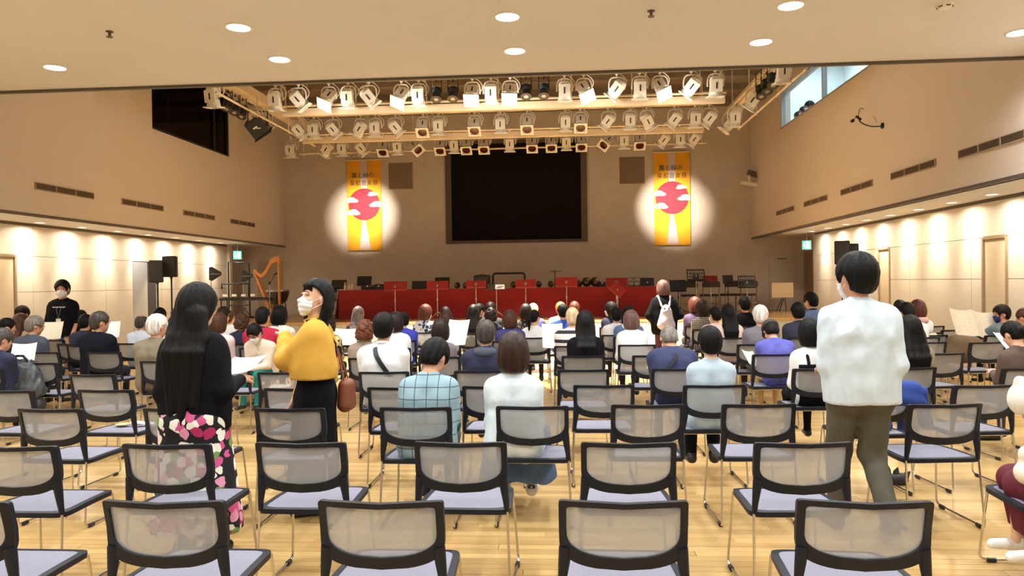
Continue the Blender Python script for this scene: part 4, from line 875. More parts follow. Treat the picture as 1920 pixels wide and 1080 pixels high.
class Field:
    def __init__(s): s.pr=[]; s.cut=[]; s.lo=[]; s.hi=[]
    def add(s,fn,lo,hi,k): s.pr.append((fn,np.array(lo),np.array(hi),k))
    def cap(s,a,b,r0,r1,k=.02):
        a,b=np.asarray(a,float),np.asarray(b,float); d=b-a; L=max(d@d,1e-9); r=max(r0,r1)
        def fn(X,Y,Z):
            t=np.clip(((X-a[0])*d[0]+(Y-a[1])*d[1]+(Z-a[2])*d[2])/L,0,1)
            return np.sqrt((X-a[0]-t*d[0])**2+(Y-a[1]-t*d[1])**2+(Z-a[2]-t*d[2])**2)-(r0+(r1-r0)*t)
        s.add(fn,np.minimum(a,b)-r,np.maximum(a,b)+r,k)
    def ell(s,c,r,R=None,k=.02):
        c,r=np.asarray(c,float),np.asarray(r,float); R=np.eye(3) if R is None else R
        def fn(X,Y,Z):
            x,y,z=X-c[0],Y-c[1],Z-c[2]
            q=[R[0,i]*x+R[1,i]*y+R[2,i]*z for i in range(3)]
            k0=np.sqrt(sum((q[i]/r[i])**2 for i in range(3))); k1=np.sqrt(sum((q[i]/r[i]**2)**2 for i in range(3)))+1e-9
            return k0*(k0-1)/k1
        e=np.sqrt(((R*r)**2).sum(1)); s.add(fn,c-e,c+e,k)
    def mesh(s,h,noise=None,name='body'):
        m=.035+2*h
        lo=np.min([p[1] for p in s.pr],0)-m; hi=np.max([p[2] for p in s.pr],0)+m
        n=np.ceil((hi-lo)/h).astype(int)+1
        ax=[(lo[i]+h*np.arange(n[i])).astype(np.float32) for i in range(3)]
        v=np.full(tuple(n),.06,np.float32)
        for fn,a,b,k in s.pr:
            i0=np.clip(np.floor((a-m-k-lo)/h).astype(int),0,n-1); i1=np.clip(np.ceil((b+m+k-lo)/h).astype(int)+1,1,n)
            sl=tuple(slice(i0[i],i1[i]) for i in range(3))
            X,Y,Z=ax[0][sl[0]][:,None,None],ax[1][sl[1]][None,:,None],ax[2][sl[2]][None,None,:]
            d=fn(X,Y,Z); cur=v[sl]
            t=np.clip(.5+.5*(cur-d)/k,0,1); v[sl]=cur*(1-t)+d*t-k*t*(1-t)
        X,Y,Z=ax[0][:,None,None],ax[1][None,:,None],ax[2][None,None,:]
        if noise: v=v+noise(X,Y,Z).astype(np.float32)
        for fn in s.cut: v=np.maximum(v,fn(X,Y,Z))
        v[0]=v[-1]=.05; v[:,0]=v[:,-1]=.05; v[:,:,0]=v[:,:,-1]=.05
        P,Q=surface_nets(v,lo,h); return P,Q
def make_mesh(name,P,Q,mats,matidx=None):
    me=bpy.data.meshes.new(name); nv,nq=len(P),len(Q)
    me.vertices.add(nv); me.vertices.foreach_set('co',np.ascontiguousarray(P,np.float32).ravel())
    me.loops.add(nq*4); me.loops.foreach_set('vertex_index',np.ascontiguousarray(Q,np.int32).ravel())
    me.polygons.add(nq); me.polygons.foreach_set('loop_start',np.arange(0,nq*4,4,dtype=np.int32))
    if matidx is not None: me.polygons.foreach_set('material_index',np.asarray(matidx,np.int32))
    for m in mats: me.materials.append(m)
    me.update(calc_edges=True); me.validate(); me.shade_smooth(); return me
def rot(ax,a):
    c,s=math.cos(a),math.sin(a)
    return {'x':np.array([[1,0,0],[0,c,-s],[0,s,c]]),'y':np.array([[c,0,s],[0,1,0],[-s,0,c]]),'z':np.array([[c,-s,0],[s,c,0],[0,0,1]])}[ax]
def ik(S,T,l1,l2,hint):
    d=T-S; L=np.linalg.norm(d); 
    if L>l1+l2-.005: T=S+d/L*(l1+l2-.005); d=T-S; L=np.linalg.norm(d)
    L=max(L,abs(l1-l2)+.03)
    a=(l1*l1-l2*l2+L*L)/(2*L); hh=math.sqrt(max(l1*l1-a*a,0)); u=d/L
    p=hint-u*(hint@u); p/=np.linalg.norm(p)+1e-9
    return S+u*a+p*hh,T
# --- colours
def C8(r,g,b): return tuple(((c/255)/12.92 if c<=10 else ((c/255+.055)/1.055)**2.4) for c in (r,g,b))
SKIN=mat('skin',C8(222,176,146),.5,noise=.05,nscale=20); SKINM=mat('skin_ruddy',C8(206,152,122),.5,noise=.05,nscale=20)
def hair_mat(n,c,rough=.38):
    return mat('hair_'+n,c,.58 if n=='black' else .48,spec=.2 if n=='black' else .28,noise=.45,nscale=40,bump=.35,bscale=70,stretch=(1,1,.08))
HC={'black':(8,7,8),'darkbrown':(30,19,15),'brown':(70,42,28),'brown2':(46,28,18),'redbrown':(84,44,32),'auburn':(96,50,32),'plum':(34,22,26),'plumbrown':(66,42,38),'rosebrown':(104,76,70),'grey':(120,112,104),'greydark':(66,60,56),'white':(212,208,200),'ash':(110,98,96),'sand':(196,176,140),'blond':(212,184,146),'ginger':(170,92,46)}
def HM(n): return hair_mat(n,C8(*HC[n]))
TC={'white3':(204,220,230),'tee':(12,12,14),'charcoal':(34,34,40),'darkgrey':(50,50,54),'beige':(190,170,140),'slate':(70,76,92),'navy':(28,32,60),'blue':(40,60,120),'blacknavy':(14,16,28),'paleblue':(206,214,230),'olive':(122,112,92),'white':(236,236,236),'pinkwhite':(232,206,200),'crimson':(176,22,56),'cream':(222,208,186),'maroon':(78,38,44),'taupe':(138,122,106),'whitegrey':(226,228,230),'royal':(62,70,190),'mauve':(112,98,104),'white2':(208,222,228),'violet':(58,58,112),'royal2':(52,84,176),'black':(10,9,11),'denim':(84,112,156),'navyjk':(40,48,84),'paleblue2':(172,192,204),'purple':(70,52,82),'grey':(112,108,116),'purpleblue':(86,88,170),'navy2':(42,46,66),'denim2':(96,122,170),'beige2':(140,128,108),'teal2':(92,110,116),'browncard':(92,74,64),'teal':(14,110,100),'khaki':(190,160,116),'blue':(36,64,140),'green':(14,84,78),'pale':(214,190,180),'dark':(26,28,40),'pink':(220,170,164)}
def TM(n):
    if n in ('black','blacknavy','tee'): return mat('cloth_'+n,(.0045,.0045,.007) if n!='blacknavy' else (.007,.008,.015),.9,spec=.15,bump=.25,bscale=22)
    if 'cloth_'+n in MATS: return MATS['cloth_'+n]
    if n in PATT: return PATT[n]()
    return mat('cloth_'+n,C8(*TC[n]),.85,noise=.06,nscale=14,bump=.12,bscale=30)
def patt_grid(n,base,line,sx,w,axes='XZ',blend=False):
    def f():
        m=mat('cloth_'+n,C8(*base),.85); N,L=nodes(m); b=N['Principled BSDF']; tc=N.new('ShaderNodeTexCoord'); sp=N.new('ShaderNodeSeparateXYZ'); L.new(tc.outputs['Object'],sp.inputs[0])
        fac=None
        for a in axes:
            d=N.new('ShaderNodeMath'); d.operation='DIVIDE'; L.new(sp.outputs[a],d.inputs[0]); d.inputs[1].default_value=sx
            fr=N.new('ShaderNodeMath'); fr.operation='FRACT'; L.new(d.outputs[0],fr.inputs[0])
            lt=N.new('ShaderNodeMath'); lt.operation='LESS_THAN'; L.new(fr.outputs[0],lt.inputs[0]); lt.inputs[1].default_value=w
            if fac is None: fac=lt.outputs[0]
            else:
                q=N.new('ShaderNodeMath'); q.operation='MAXIMUM' if not blend else 'ADD'; L.new(fac,q.inputs[0]); L.new(lt.outputs[0],q.inputs[1]); fac=q.outputs[0]
        if blend:
            q=N.new('ShaderNodeMath'); q.operation='MULTIPLY'; L.new(fac,q.inputs[0]); q.inputs[1].default_value=.5; fac=q.outputs[0]
        mx=N.new('ShaderNodeMixRGB'); L.new(fac,mx.inputs[0]); mx.inputs[1].default_value=(*C8(*base),1); mx.inputs[2].default_value=(*C8(*line),1); L.new(mx.outputs[0],b.inputs['Base Color']); return m
    return f
def patt_spots(n,base,cols,scale,thr=.5):
    def f():
        m=mat('cloth_'+n,C8(*base),.8); N,L=nodes(m); b=N['Principled BSDF']; tc=N.new('ShaderNodeTexCoord')
        ns=N.new('ShaderNodeTexNoise'); ns.inputs['Scale'].default_value=scale*.9; L.new(tc.outputs['Object'],ns.inputs['Vector'])
        va=N.new('ShaderNodeVectorMath'); va.operation='SCALE'; L.new(ns.outputs['Color'],va.inputs[0]); va.inputs['Scale'].default_value=.9/scale
        ad=N.new('ShaderNodeVectorMath'); L.new(tc.outputs['Object'],ad.inputs[0]); L.new(va.outputs[0],ad.inputs[1])
        vo=N.new('ShaderNodeTexVoronoi'); vo.inputs['Scale'].default_value=scale; L.new(ad.outputs[0],vo.inputs['Vector'])
        sp=N.new('ShaderNodeSeparateColor'); L.new(vo.outputs['Color'],sp.inputs[0])
        r=N.new('ShaderNodeValToRGB'); r.color_ramp.interpolation='CONSTANT'; e=r.color_ramp.elements
        while len(e)<len(cols): e.new(.5)
        for i,c in enumerate(cols): e[i].position=i/len(cols); e[i].color=(*C8(*c),1)
        L.new(sp.outputs[0],r.inputs[0])
        lt=N.new('ShaderNodeMath'); lt.operation='LESS_THAN'; L.new(vo.outputs['Distance'],lt.inputs[0]); lt.inputs[1].default_value=thr
        mx=N.new('ShaderNodeMixRGB'); L.new(lt.outputs[0],mx.inputs[0]); mx.inputs[1].default_value=(*C8(*base),1); L.new(r.outputs[0],mx.inputs[2]); L.new(mx.outputs[0],b.inputs['Base Color']); return m
    return f
PATT={'plaid':patt_grid('plaid',(140,170,182),(44,58,72),.085,.06),'check':patt_grid('check',(196,190,182),(20,18,18),.055,.5,blend=True),'tweed':patt_grid('tweed',(160,150,136),(18,18,20),.03,.5,blend=True),
 'stripe':patt_grid('stripe',(226,214,206),(40,34,48),.12,.38,'Z'),'bwplaid':patt_grid('bwplaid',(190,190,186),(12,12,14),.05,.55,blend=True),
 'leopard':patt_spots('leopard',(216,190,120),[(30,22,14),(230,210,170),(40,30,20)],26,.5),'floralnavy':patt_spots('floralnavy',(226,226,226),[(40,46,84),(60,66,100),(230,230,230)],16,.55),'floralblack':patt_spots('floralblack',(20,18,22),[(150,120,120),(40,36,40),(90,80,90)],24,.4),
 'floralskirt':patt_spots('floralskirt',(10,10,14),[(236,232,214),(204,84,140),(244,214,216),(236,236,224),(110,150,84),(226,150,180),(250,246,236),(180,40,96)],15,.56)}
MASKW=mat('mask_white',(.82,.84,.84),.8); MASKB=mat('mask_blue',C8(36,42,96),.8)
SHOEW=mat('shoe_white',(.78,.78,.76),.5); SHOEK=mat('shoe_black',(.015,.014,.016),.4); DARKLINE=mat('dark_line',(.02,.016,.016),.5)
# --- skeleton
def skeleton(sp):
    fem=sp.get('fem'); J={'fem':fem}; ln=math.radians(sp.get('lean',3)); pit=math.radians(sp.get('pit',4)); yaw=math.radians(sp.get('yaw',0))
    J['sw']=sp.get('sw',.142 if fem else .172)
    if sp.get('pose')=='stand':
        Pz=.92; st=sp.get('stride',0)
        P=V3(0,0,Pz)
        for s,n in ((-1,'L'),(1,'R')):
            f=st*s
            J['hip'+n]=P+V3(s*.085,0,-.03); J['ank'+n]=V3(s*.095,f*.5-(.10 if f<0 else 0)*0,.085+(.06 if f<0 else 0)); 
            J['knee'+n],_=ik(J['hip'+n],J['ank'+n],.42,.405,V3(0,1,0)); J['toe'+n]=J['ank'+n]+V3(s*.03,.14,-.05-(.04 if f<0 else 0))
    else:
        P=V3(0,-.03,.535)
        for s,n in ((-1,'L'),(1,'R')):
            J['hip'+n]=P+V3(s*.085,.03,-.005); J['knee'+n]=V3(s*.105,.40,.50); J['ank'+n]=V3(s*.105,.40+sp.get('tuck',0.0),.095); J['toe'+n]=J['ank'+n]+V3(s*.02,.15,-.05)
    u=V3(0,math.sin(ln),math.cos(ln)); f=V3(0,math.cos(ln),-math.sin(ln)); x=V3(1,0,0)
    J['P']=P; J['u']=u; J['f']=f
    J['waist']=P+u*.15; J['chest']=P+u*.31; J['neck']=P+u*.475; sc=P+u*.425-f*.005
    J['shL']=sc-x*J['sw']-u*.032; J['shR']=sc+x*J['sw']-u*.032; J['sc']=sc
    hl=ln*.75+pit*.4; un=V3(0,math.sin(hl),math.cos(hl)); J['hb']=J['neck']+un*.075
    R=rot('z',yaw)@rot('x',-(pit+ln*.4)); J['HR']=R; J['head']=J['hb']+R@V3(0,.02,.085*HS)
    arms=sp.get('arms','lap')
    for s,n in ((-1,'L'),(1,'R')):
        S=J['sh'+n]; t=arms[n] if isinstance(arms,dict) else arms; hint=V3(s*.38,-.8,-.35)
        if t=='lap': T=V3(s*.09,.27,.60)+(u*.0)
        elif t=='read': T=J['chest']+f*.33+V3(-s*.02+s*.06,0,-.10)
        elif t=='news': T=J['chest']+f*.42+V3(s*.2,0,.06)
        elif t=='hang': T=S+V3(s*.05,.05,-.60)
        else:
            T=np.array(t[0],float); 
            if len(t)>1: hint=np.array(t[1],float)
        J['elb'+n],J['wri'+n]=ik(S,T,.285,.245,hint)
    return J
def R3(J): return J['HR']
def torso(F,J,t=0.0,up=True,k=.045):
    x=V3(1,0,0); P,w,c,sc=J['P'],J['waist'],J['chest'],J['sc']; fem=J['fem']; sw=J['sw']
    hr,wr,cr=(.112,.088,.098) if fem else (.110,.098,.106); b=.078 if fem else .085
    for s in (-1,1):
        F.cap(P+x*s*b,w+x*s*(b-.012),hr+t,wr+t,k); F.cap(w+x*s*(b-.012),c+x*s*(b+.004),wr+t,cr+t,k); F.cap(c+x*s*(b+.004),sc+x*s*(sw-.06)-J['u']*.03,cr+t,.072+t,k)
    F.cap(J['shL']-J['u']*.015,J['shR']-J['u']*.015,.055+t,.055+t,k)
    F.cap(sc-J['u']*.02,J['neck'],.07+t,.052+t*.6,k)
    for s in (-1,1): F.cap(J['neck']+x*s*.035-J['u']*.012-J['f']*.01,(J['shR'] if s>0 else J['shL'])-x*s*.03+J['u']*.012,.040+t*.7,.042+t,.03)
    if fem:
        for s in (-1,1): F.ell(c+J['f']*.075+x*s*.065,V3(.06,.055,.06)+t,None,.03)
def arm(F,J,n,t=0.0,upto=1.0,k=.025):
    S,E,W=J['sh'+n],J['elb'+n],J['wri'+n]; q=.9 if J['fem'] else 1.0
    if upto<=.5:
        F.cap(S,S+(E-S)*upto*2,.056*q+t,.048*q+t,k); return
    F.cap(S,E,.055*q+t,.042*q+t,k); F.cap(E,E+(W-E)*(upto-.5)*2,.043*q+t,.030*q+t*.8,k)
def hand(F,J,n,d=None,pal=None,curl=.5,k=.006):
    """palm plus four fingers and a thumb; d: direction of the hand, pal: palm normal"""
    s=-1 if n=='L' else 1; W,E=J['wri'+n],J['elb'+n]
    d=(W-E)/np.linalg.norm(W-E) if d is None else d/np.linalg.norm(d)
    pal=V3(-s*.3,.1,-1) if pal is None else np.array(pal,float); pal=pal-d*(pal@d); pal/=np.linalg.norm(pal)
    sd=np.cross(d,pal)*(-s)     # towards the thumb side
    if s<0: sd=np.cross(pal,d)*(-1)
    sd=sd/np.linalg.norm(sd)
    B=W+d*.018
    F.cap(W-d*.01,B+d*.02,.027,.026,.015)
    for o in (-.026,0,.026): F.cap(B+sd*o*.7,B+d*.062+sd*o,.017,.0135,.012)
    for i,(o,L) in enumerate(((.030,.066),(.0105,.074),(-.0095,.068),(-.028,.052))):
        p=B+d*.068+sd*o; a=curl*.5
        for j,fr in enumerate((.45,.32,.23)):
            q=p+(d*math.cos(a)+pal*math.sin(a))*L*fr+sd*o*.05; F.cap(p,q,.0092-.0008*j,.0086-.0008*j,k); p=q; a+=curl*.75
    p=B+sd*.026+d*.004; q=p+(sd*.75+d*.6+pal*.25)*.036; F.cap(p,q,.0125,.0105,.01); q2=q+(d*.9+pal*(.3+.4*curl)+sd*.15)*.030; F.cap(q,q2,.0105,.0085,k)
def legs(F,J,t=0.0,k=.03,foot=True,lo=1.0):
    for n in 'LR':
        q=1.0
        F.cap(J['hip'+n],J['knee'+n],.088+t,.058+t,k); F.cap(J['knee'+n],J['knee'+n]+(J['ank'+n]-J['knee'+n])*lo,.057+t,.036+t,k)
        if foot: F.cap(J['ank'+n]+V3(0,-.035,-.035),J['toe'+n],.035,.028,.02); F.cap(J['ank'+n],J['ank'+n]+V3(0,0,-.04),.037,.036,.02)
def headf(F,J):
    C,R=J['head'],J['HR']; q=HS*(.96 if J['fem'] else 1.0)
    def H(*p): return C+R@(V3(*p)*q)
    F.cap(J['neck']-J['u']*.03,J['hb']+R@V3(0,.0,.03),.054,.05,.03)
    F.ell(H(0,-.008,.02),V3(.076,.095,.098)*q,R,.02); F.ell(H(0,.022,-.045),V3(.060,.068,.072)*q,R,.03); F.cap(H(0,.062,-.098),H(0,.068,-.09),.022,.022,.025)
    F.cap(H(0,.086,.005),H(0,.104,-.030),.008,.013,.012); F.ell(H(0,.09,-.06),V3(.024,.010,.008),R,.008)
    for s in (-1,1):
        F.ell(H(s*.079,-.012,-.012),V3(.010,.021,.032)*q,R@rot('z',s*-.35),.006); F.ell(H(s*.034,.085,.018),V3(.022,.012,.008),R,.012); F.ell(H(s*.04,.068,-.028),V3(.022,.02,.02),R,.02)
def foldnoise(amp,seed,vert=1.0):
    """cloth: broad swells plus narrow creases that run mostly downwards and diagonally"""
    r=np.random.RandomState(seed); W=[(r.uniform(-1,1,3)*V3(1,1,vert)*r.uniform(12,26),r.uniform(0,6.28)) for _ in range(5)]
    R_=[(V3(r.uniform(-1,1),r.uniform(-1,1),r.uniform(-.6,.6)*vert)*r.uniform(24,48),r.uniform(0,6.28)) for _ in range(5)]
    def f(X,Y,Z):
        o=0
        for w,p in W: o=o+np.sin(w[0]*X+w[1]*Y+w[2]*Z+p)
        c=0
        for i,(w,p) in enumerate(R_):
            g=.5+.5*np.sin(7*X+6*Y+9*Z+p*2.3)
            c=c+g*(np.abs(np.sin(w[0]*X+w[1]*Y+w[2]*Z+p+.8*np.sin(6*Z+p)))-.6)
        return amp*(o*.28+c*.75)
    return f
def cutplane(nrm,pt):
    n=np.array(nrm,float); n/=np.linalg.norm(n); p=np.array(pt,float)
    return lambda X,Y,Z:(X-p[0])*n[0]+(Y-p[1])*n[1]+(Z-p[2])*n[2]
def hair_mesh(J,style,h,seed):
    """built in the head's own axes, then turned"""
    C,R=J['head'],J['HR']; F=Field(); q=.96 if J['fem'] else 1.0
    Ri=R.T
    def loc(p): return Ri@(np.asarray(p)-C)/HS
    v={'short':.019,'crop':.007,'roundshort':.026,'bob':.030,'long':.022,'bobtuck':.022,'pony':.012,'bun':.012,'curly':.022,'fringe':.010,'fringe2':.008}[style]
    F.ell((0,-.010,.022),V3(.076,.095,.098)*q+v,None,.02)
    face=lambda a,b,c,r: (lambda X,Y,Z: -((np.sqrt((X/r[0])**2+((Y-b)/r[1])**2+((Z-c)/r[2])**2)-1)*min(r)))
    if style in ('short','crop','roundshort','fringe','fringe2'):
        F.ell((0,-.055,-.04),(.062*q+v*.5,.05,.06),None,.03)
        F.cut.append(face(0,.115,-.05,(.085,.095,.105)))
        for s in (-1,1):
            F.cut.append(lambda X,Y,Z,s=s:-((np.sqrt(((X-s*.09)/.04)**2+((Y-.012)/.045)**2+((Z+.045)/.065)**2)-1)*.04))
        F.cut.append(cutplane((0,.45,-1),(0,-.06,-.088)))
        if style=='fringe': F.cut.append(lambda X,Y,Z:-((np.sqrt((X/.062)**2+((Y-.02)/.10)**2+((Z-.12)/.085)**2)-1)*.06))
        if style=='fringe2': F.cut.append(lambda X,Y,Z:-((np.sqrt((X/.045)**2+((Y+.02)/.07)**2+((Z-.125)/.05)**2)-1)*.045))
    else:
        if style in ('bob','bobtuck','curly'):
            F.ell((0,-.030,-.055),(.100*q+v*.4,.082+v*.4,.115),None,.04)
            if style=='bobtuck': F.cap((-.045,-.055,-.06),(-.05,-.05,-.17),.052,.046,.03); F.cap((.045,-.055,-.06),(.05,-.05,-.17),.052,.046,.03)
            F.cut.append(cutplane((0,.12,-1),(0,-.05,-.11 if style=='curly' else (-.175 if style=='bobtuck' else -.128))))
            F.cut.append(face(0,.13,-.055,(.078,.115,.115)) if style!='bobtuck' else face(0,.082,-.06,(.25,.115,.135)))
        elif style=='long':
            for a,b,r0,r1 in (((0,-.03,-.03),(0,-.05,-.16),.1,.075),): F.cap(a,b,r0*q,r1,.03)
            u,f=J['u'],J['f']; x=V3(1,0,0)
            sr=J.get('sr',1.0); rr_=np.random.RandomState(3)
            for s in J.get('strands',(-.062,-.02,.02,.062)):
                jl=rr_.uniform(-.09,.05) if sr<1 else 0
                p0=J['head']+R@V3(s,-.062,-.06); p1=J['neck']-f*.085+x*s*1.15-u*.03; p2=J['chest']-f*.135+x*s*1.25+u*.05; p3=J['chest']-f*.14+x*s*1.15-u*(.02+J.get('hl',.1)+jl)
                F.cap(loc(p0),loc(p1),.05,.044*(.5+.5*sr),.02); F.cap(loc(p1),loc(p2),.044*(.5+.5*sr),.036*(.35+.65*sr),.02); F.cap(loc(p2),loc(p3),.036*(.35+.65*sr),.016*sr*sr,.014)
            F.cut.append(face(0,.135,-.07,(.080,.120,.140)))
        elif style in ('pony','bun'):
            F.ell((0,-.055,-.03),(.055,.05,.05),None,.03)
            F.cut.append(face(0,.12,-.06,(.09,.10,.11)))
            for s in (-1,1):
                F.cut.append(lambda X,Y,Z,s=s:-((np.sqrt(((X-s*.09)/.04)**2+((Y-.01)/.04)**2+((Z+.04)/.065)**2)-1)*.04))
            F.cut.append(lambda X,Y,Z:-(Z+.075+0*X+(Y<-.085)*1.0))
            if style=='pony':
                F.ell((0,-.115,.035),(.03,.035,.03)); F.cap((0,-.125,.03),(0,-.16,-.05),.03,.034,.02); F.cap((0,-.16,-.05),(0,-.15,-.2),.034,.012,.02)
            else: F.ell((0,-.112,-.005),(.042,.035,.042))
    r=np.random.RandomState(seed); ph=r.uniform(0,6.28,4)
    if style=='curly': nz=lambda X,Y,Z:.007*(np.sin(75*X+ph[0]+9*np.sin(20*Z))*np.sin(70*Z+ph[1])+np.sin(80*Y+ph[2]+30*X)*np.sin(60*Z))
    else: nz=lambda X,Y,Z:.0022*np.sin(11*np.arctan2(X,Y+.03)+ph[0]+8*Z)+.0014*np.sin(27*np.arctan2(X,Y+.03)+ph[1]-6*Z)+.001*np.sin(60*np.arctan2(X,Y+.03)+9*Z)
    P,Q=F.mesh(h,nz)
    return (P*HS)@R.T+C,Q
def tube_obj(name,pts,r,m,parent,seg=8,**k):
    b=NB(); tube(b,[Vector(p) for p in pts],r,seg,**k); return obj(name,b,m,parent)
def head_extras(root,J,sp,hres):
    C,R=J['head'],J['HR']
    def H(*p): return C+R@(V3(*p)*HS)
    hm=HM(sp.get('hc','black'))
    P,Q=hair_mesh(J,sp.get('hair','short'),hres,sp.get('seed',1)); ho=link('hair',make_mesh('hair',P,Q,[hm]),None,root)
    if sp.get('cap'):
        c={'black':(14,15,20),'browncap':(70,58,60),'greycap':(60,60,70)}[sp['cap']]; cm=mat('cap_'+sp['cap'],C8(*c),.85,bump=.2,bscale=80)
        F=Field(); F.ell((0,-.008,.045),(.100,.122,.098)); F.cut.append(lambda X,Y,Z:.028-Z+0*X+0*Y-.12*(Y+.02))
        P,Q=F.mesh(max(.006,hres)); link('cap_crown',make_mesh('cap_crown',(P*HS)@R.T+C,Q,[cm]),None,root)
        b=NB(); poly=[(.075*math.sin(t),.085+.10*math.cos(t)) for t in [-1.5+3.0*k/12 for k in range(13)]]; poly+=[(.07,.07),(-.07,.07)][0:2]
        vs=prism(b,poly,.038,.046,'z')
        for v in vs: v.co=Vector(C+R@(np.array(v.co)*HS))
        obj('cap_visor',b,cm,root)
        if sp['cap']=='black':
            F=Field(); F.ell((-.06,.085,.07),(.03,.012,.016)); P,Q=F.mesh(.006); link('cap_badge',make_mesh('cap_badge',(P*HS)@R.T+C,Q,[MASKW]),None,root)
    if sp.get('mask'):
        mm=MASKB if sp['mask']=='blue' else MASKW
        F=Field(); F.ell((0,.030,-.052),(.070,.082,.066),None,.01); F.cap((0,.1,-.03),(0,.108,-.035),.012,.014,.02); F.cap((0,.07,-.11),(0,.075,-.1),.02,.02,.03)
        F.cut.append(lambda X,Y,Z:(.028-Y)+0*X+0*Z+.25*np.abs(X)); F.cut.append(lambda X,Y,Z:Z+.006+0*X+0*Y+.35*np.abs(X))
        nz=(lambda X,Y,Z:.0013*np.sin(210*Z)+0*X+0*Y) if sp.get('near') else None
        P,Q=F.mesh(.004 if sp.get('near') else .008,nz); mo=link('face_mask',make_mesh('face_mask',(P*HS)@R.T+C,Q,[mm]),None,root)
        for s in (-1,1):
            for z0,z1 in ((-.030,.01),(-.085,-.035)):
                tube_obj('ear_loop',[H(s*.056,.045,z0),H(s*.077,.02,(z0+z1)/2),H(s*.085,-.012,z1)],.0022,mm,mo,6)
    if sp.get('glasses'):
        b=NB()
        for s in (-1,1):
            tube(b,[Vector(H(s*.036+.024*math.cos(t),.098,.008+.018*math.sin(t))) for t in [2*PI*k/12 for k in range(13)]],.002,5,False)
            tube(b,[Vector(H(s*.06,.097,.012)),Vector(H(s*.082,.06,.014)),Vector(H(s*.083,-.01,.006))],.0022,5)
        tube(b,[Vector(H(-.012,.1,.012)),Vector(H(.012,.1,.012))],.002,5); obj('spectacles',b,DARKLINE,root)
    if sp.get('face') or sp.get('mask'):
        for s in (-1,1):
            if sp.get('closed'):
                tube_obj('eyelash',[H(s*(.018+.008*k),.0905-.0025*k*k*.5,.006-.003*math.sin(k*PI/4)) for k in range(5)],.0017,DARKLINE,root,6)
            else:
                F=Field(); F.ell((s*.033,.086,.004),(.013,.008,.006)); P,Q=F.mesh(.004); link('eye',make_mesh('eye',(P*HS)@R.T+C,Q,[DARKLINE]),None,root)
            tube_obj('eyebrow',[H(s*(.016+.011*k),.095-.002*k*k,.026+.003*math.sin(k*PI/3)) for k in range(4)],.0028,hm,root,6)
def shirt_field(J,t,sleeve=1.0,hem=None,k=.035,ease=0.0):
    F=Field(); torso(F,J,t,k=.05)
    if ease:
        P,w=J['P'],J['waist']
        for s in (-1,1): F.cap(w+V3(s*.10,0,0)-J['u']*.08,J['chest']+V3(s*.1,0,0)-J['u']*.08,.09+ease,.09+ease*.6,.05)
    if sleeve:
        for n in 'LR': arm(F,J,n,t+.004,sleeve,.03)
    # neckline
    F.cut.append(lambda X,Y,Z,c=J['neck']+J['u']*.018,r=.058:-(np.sqrt((X-c[0])**2+(Y-c[1]-.012)**2+(Z-c[2]-.035)**2)-r))
    if hem is not None: F.cut.append(cutplane((0,0,-1),(0,0,hem)))
    return F
def neck_ring(root,J,m,name='collar',r=.013,R_=.066,hgt=.012,thick=1.0,tilt=.25):
    b=NB(); pts=[]
    for k in range(25):
        a=2*PI*k/24; c=J['neck']+J['u']*(hgt-.02*math.sin(a)*1.0)
        pts.append(Vector(c+V3(1,0,0)*R_*math.cos(a)+J['f']*(R_*math.sin(a)+.004)))
    tube(b,pts,r,8,False); vs=list(b.verts)
    o=obj(name,b,m,root); return o
def strap_on_back(root,J,m,w=.022,t=.118,flip=1,name='shoulder_strap'):
    x=V3(1,0,0); b=NB(); P0=J['sc']+x*(-.07*flip)+J['u']*.055+J['f']*.03
    path=[P0+J['f']*.02,P0+J['u']*.02-J['f']*.05,J['sc']-x*.045*flip-J['f']*.10-J['u']*.02,J['chest']-J['f']*(t+.010)+x*0.01*flip,J['waist']-J['f']*(t-.005)+x*.10*flip+J['u']*.04,J['waist']-J['f']*.02+x*.19*flip-J['u']*.06]
    L=[]; 
    pts=[Vector(p) for p in path]
    dense=[]
    for i in range(len(pts)-1):
        for q in range(6): 
            s=q/6; p0,p1,p2,p3=pts[max(i-1,0)],pts[i],pts[i+1],pts[min(i+2,len(pts)-1)]
            dense.append(.5*((2*p1)+(-p0+p2)*s+(2*p0-5*p1+4*p2-p3)*s*s+(-p0+3*p1-3*p2+p3)*s**3))
    dense.append(pts[-1])
    out=-Vector(J['f']); prev=None
    for i,p in enumerate(dense):
        tg=(dense[min(i+1,len(dense)-1)]-dense[max(i-1,0)]).normalized(); side=tg.cross(out).normalized()
        cur=[b.verts.new(p+side*w),b.verts.new(p-side*w),b.verts.new(p-side*w+out*.006),b.verts.new(p+side*w+out*.006)]
        if prev:
            for k in range(4): b.faces.new((prev[k],prev[(k+1)%4],cur[(k+1)%4],cur[k]))
        else: b.faces.new(cur)
        prev=cur
    b.faces.new(prev[::-1]); return obj(name,b,m,root)
PAPER_N=[0]
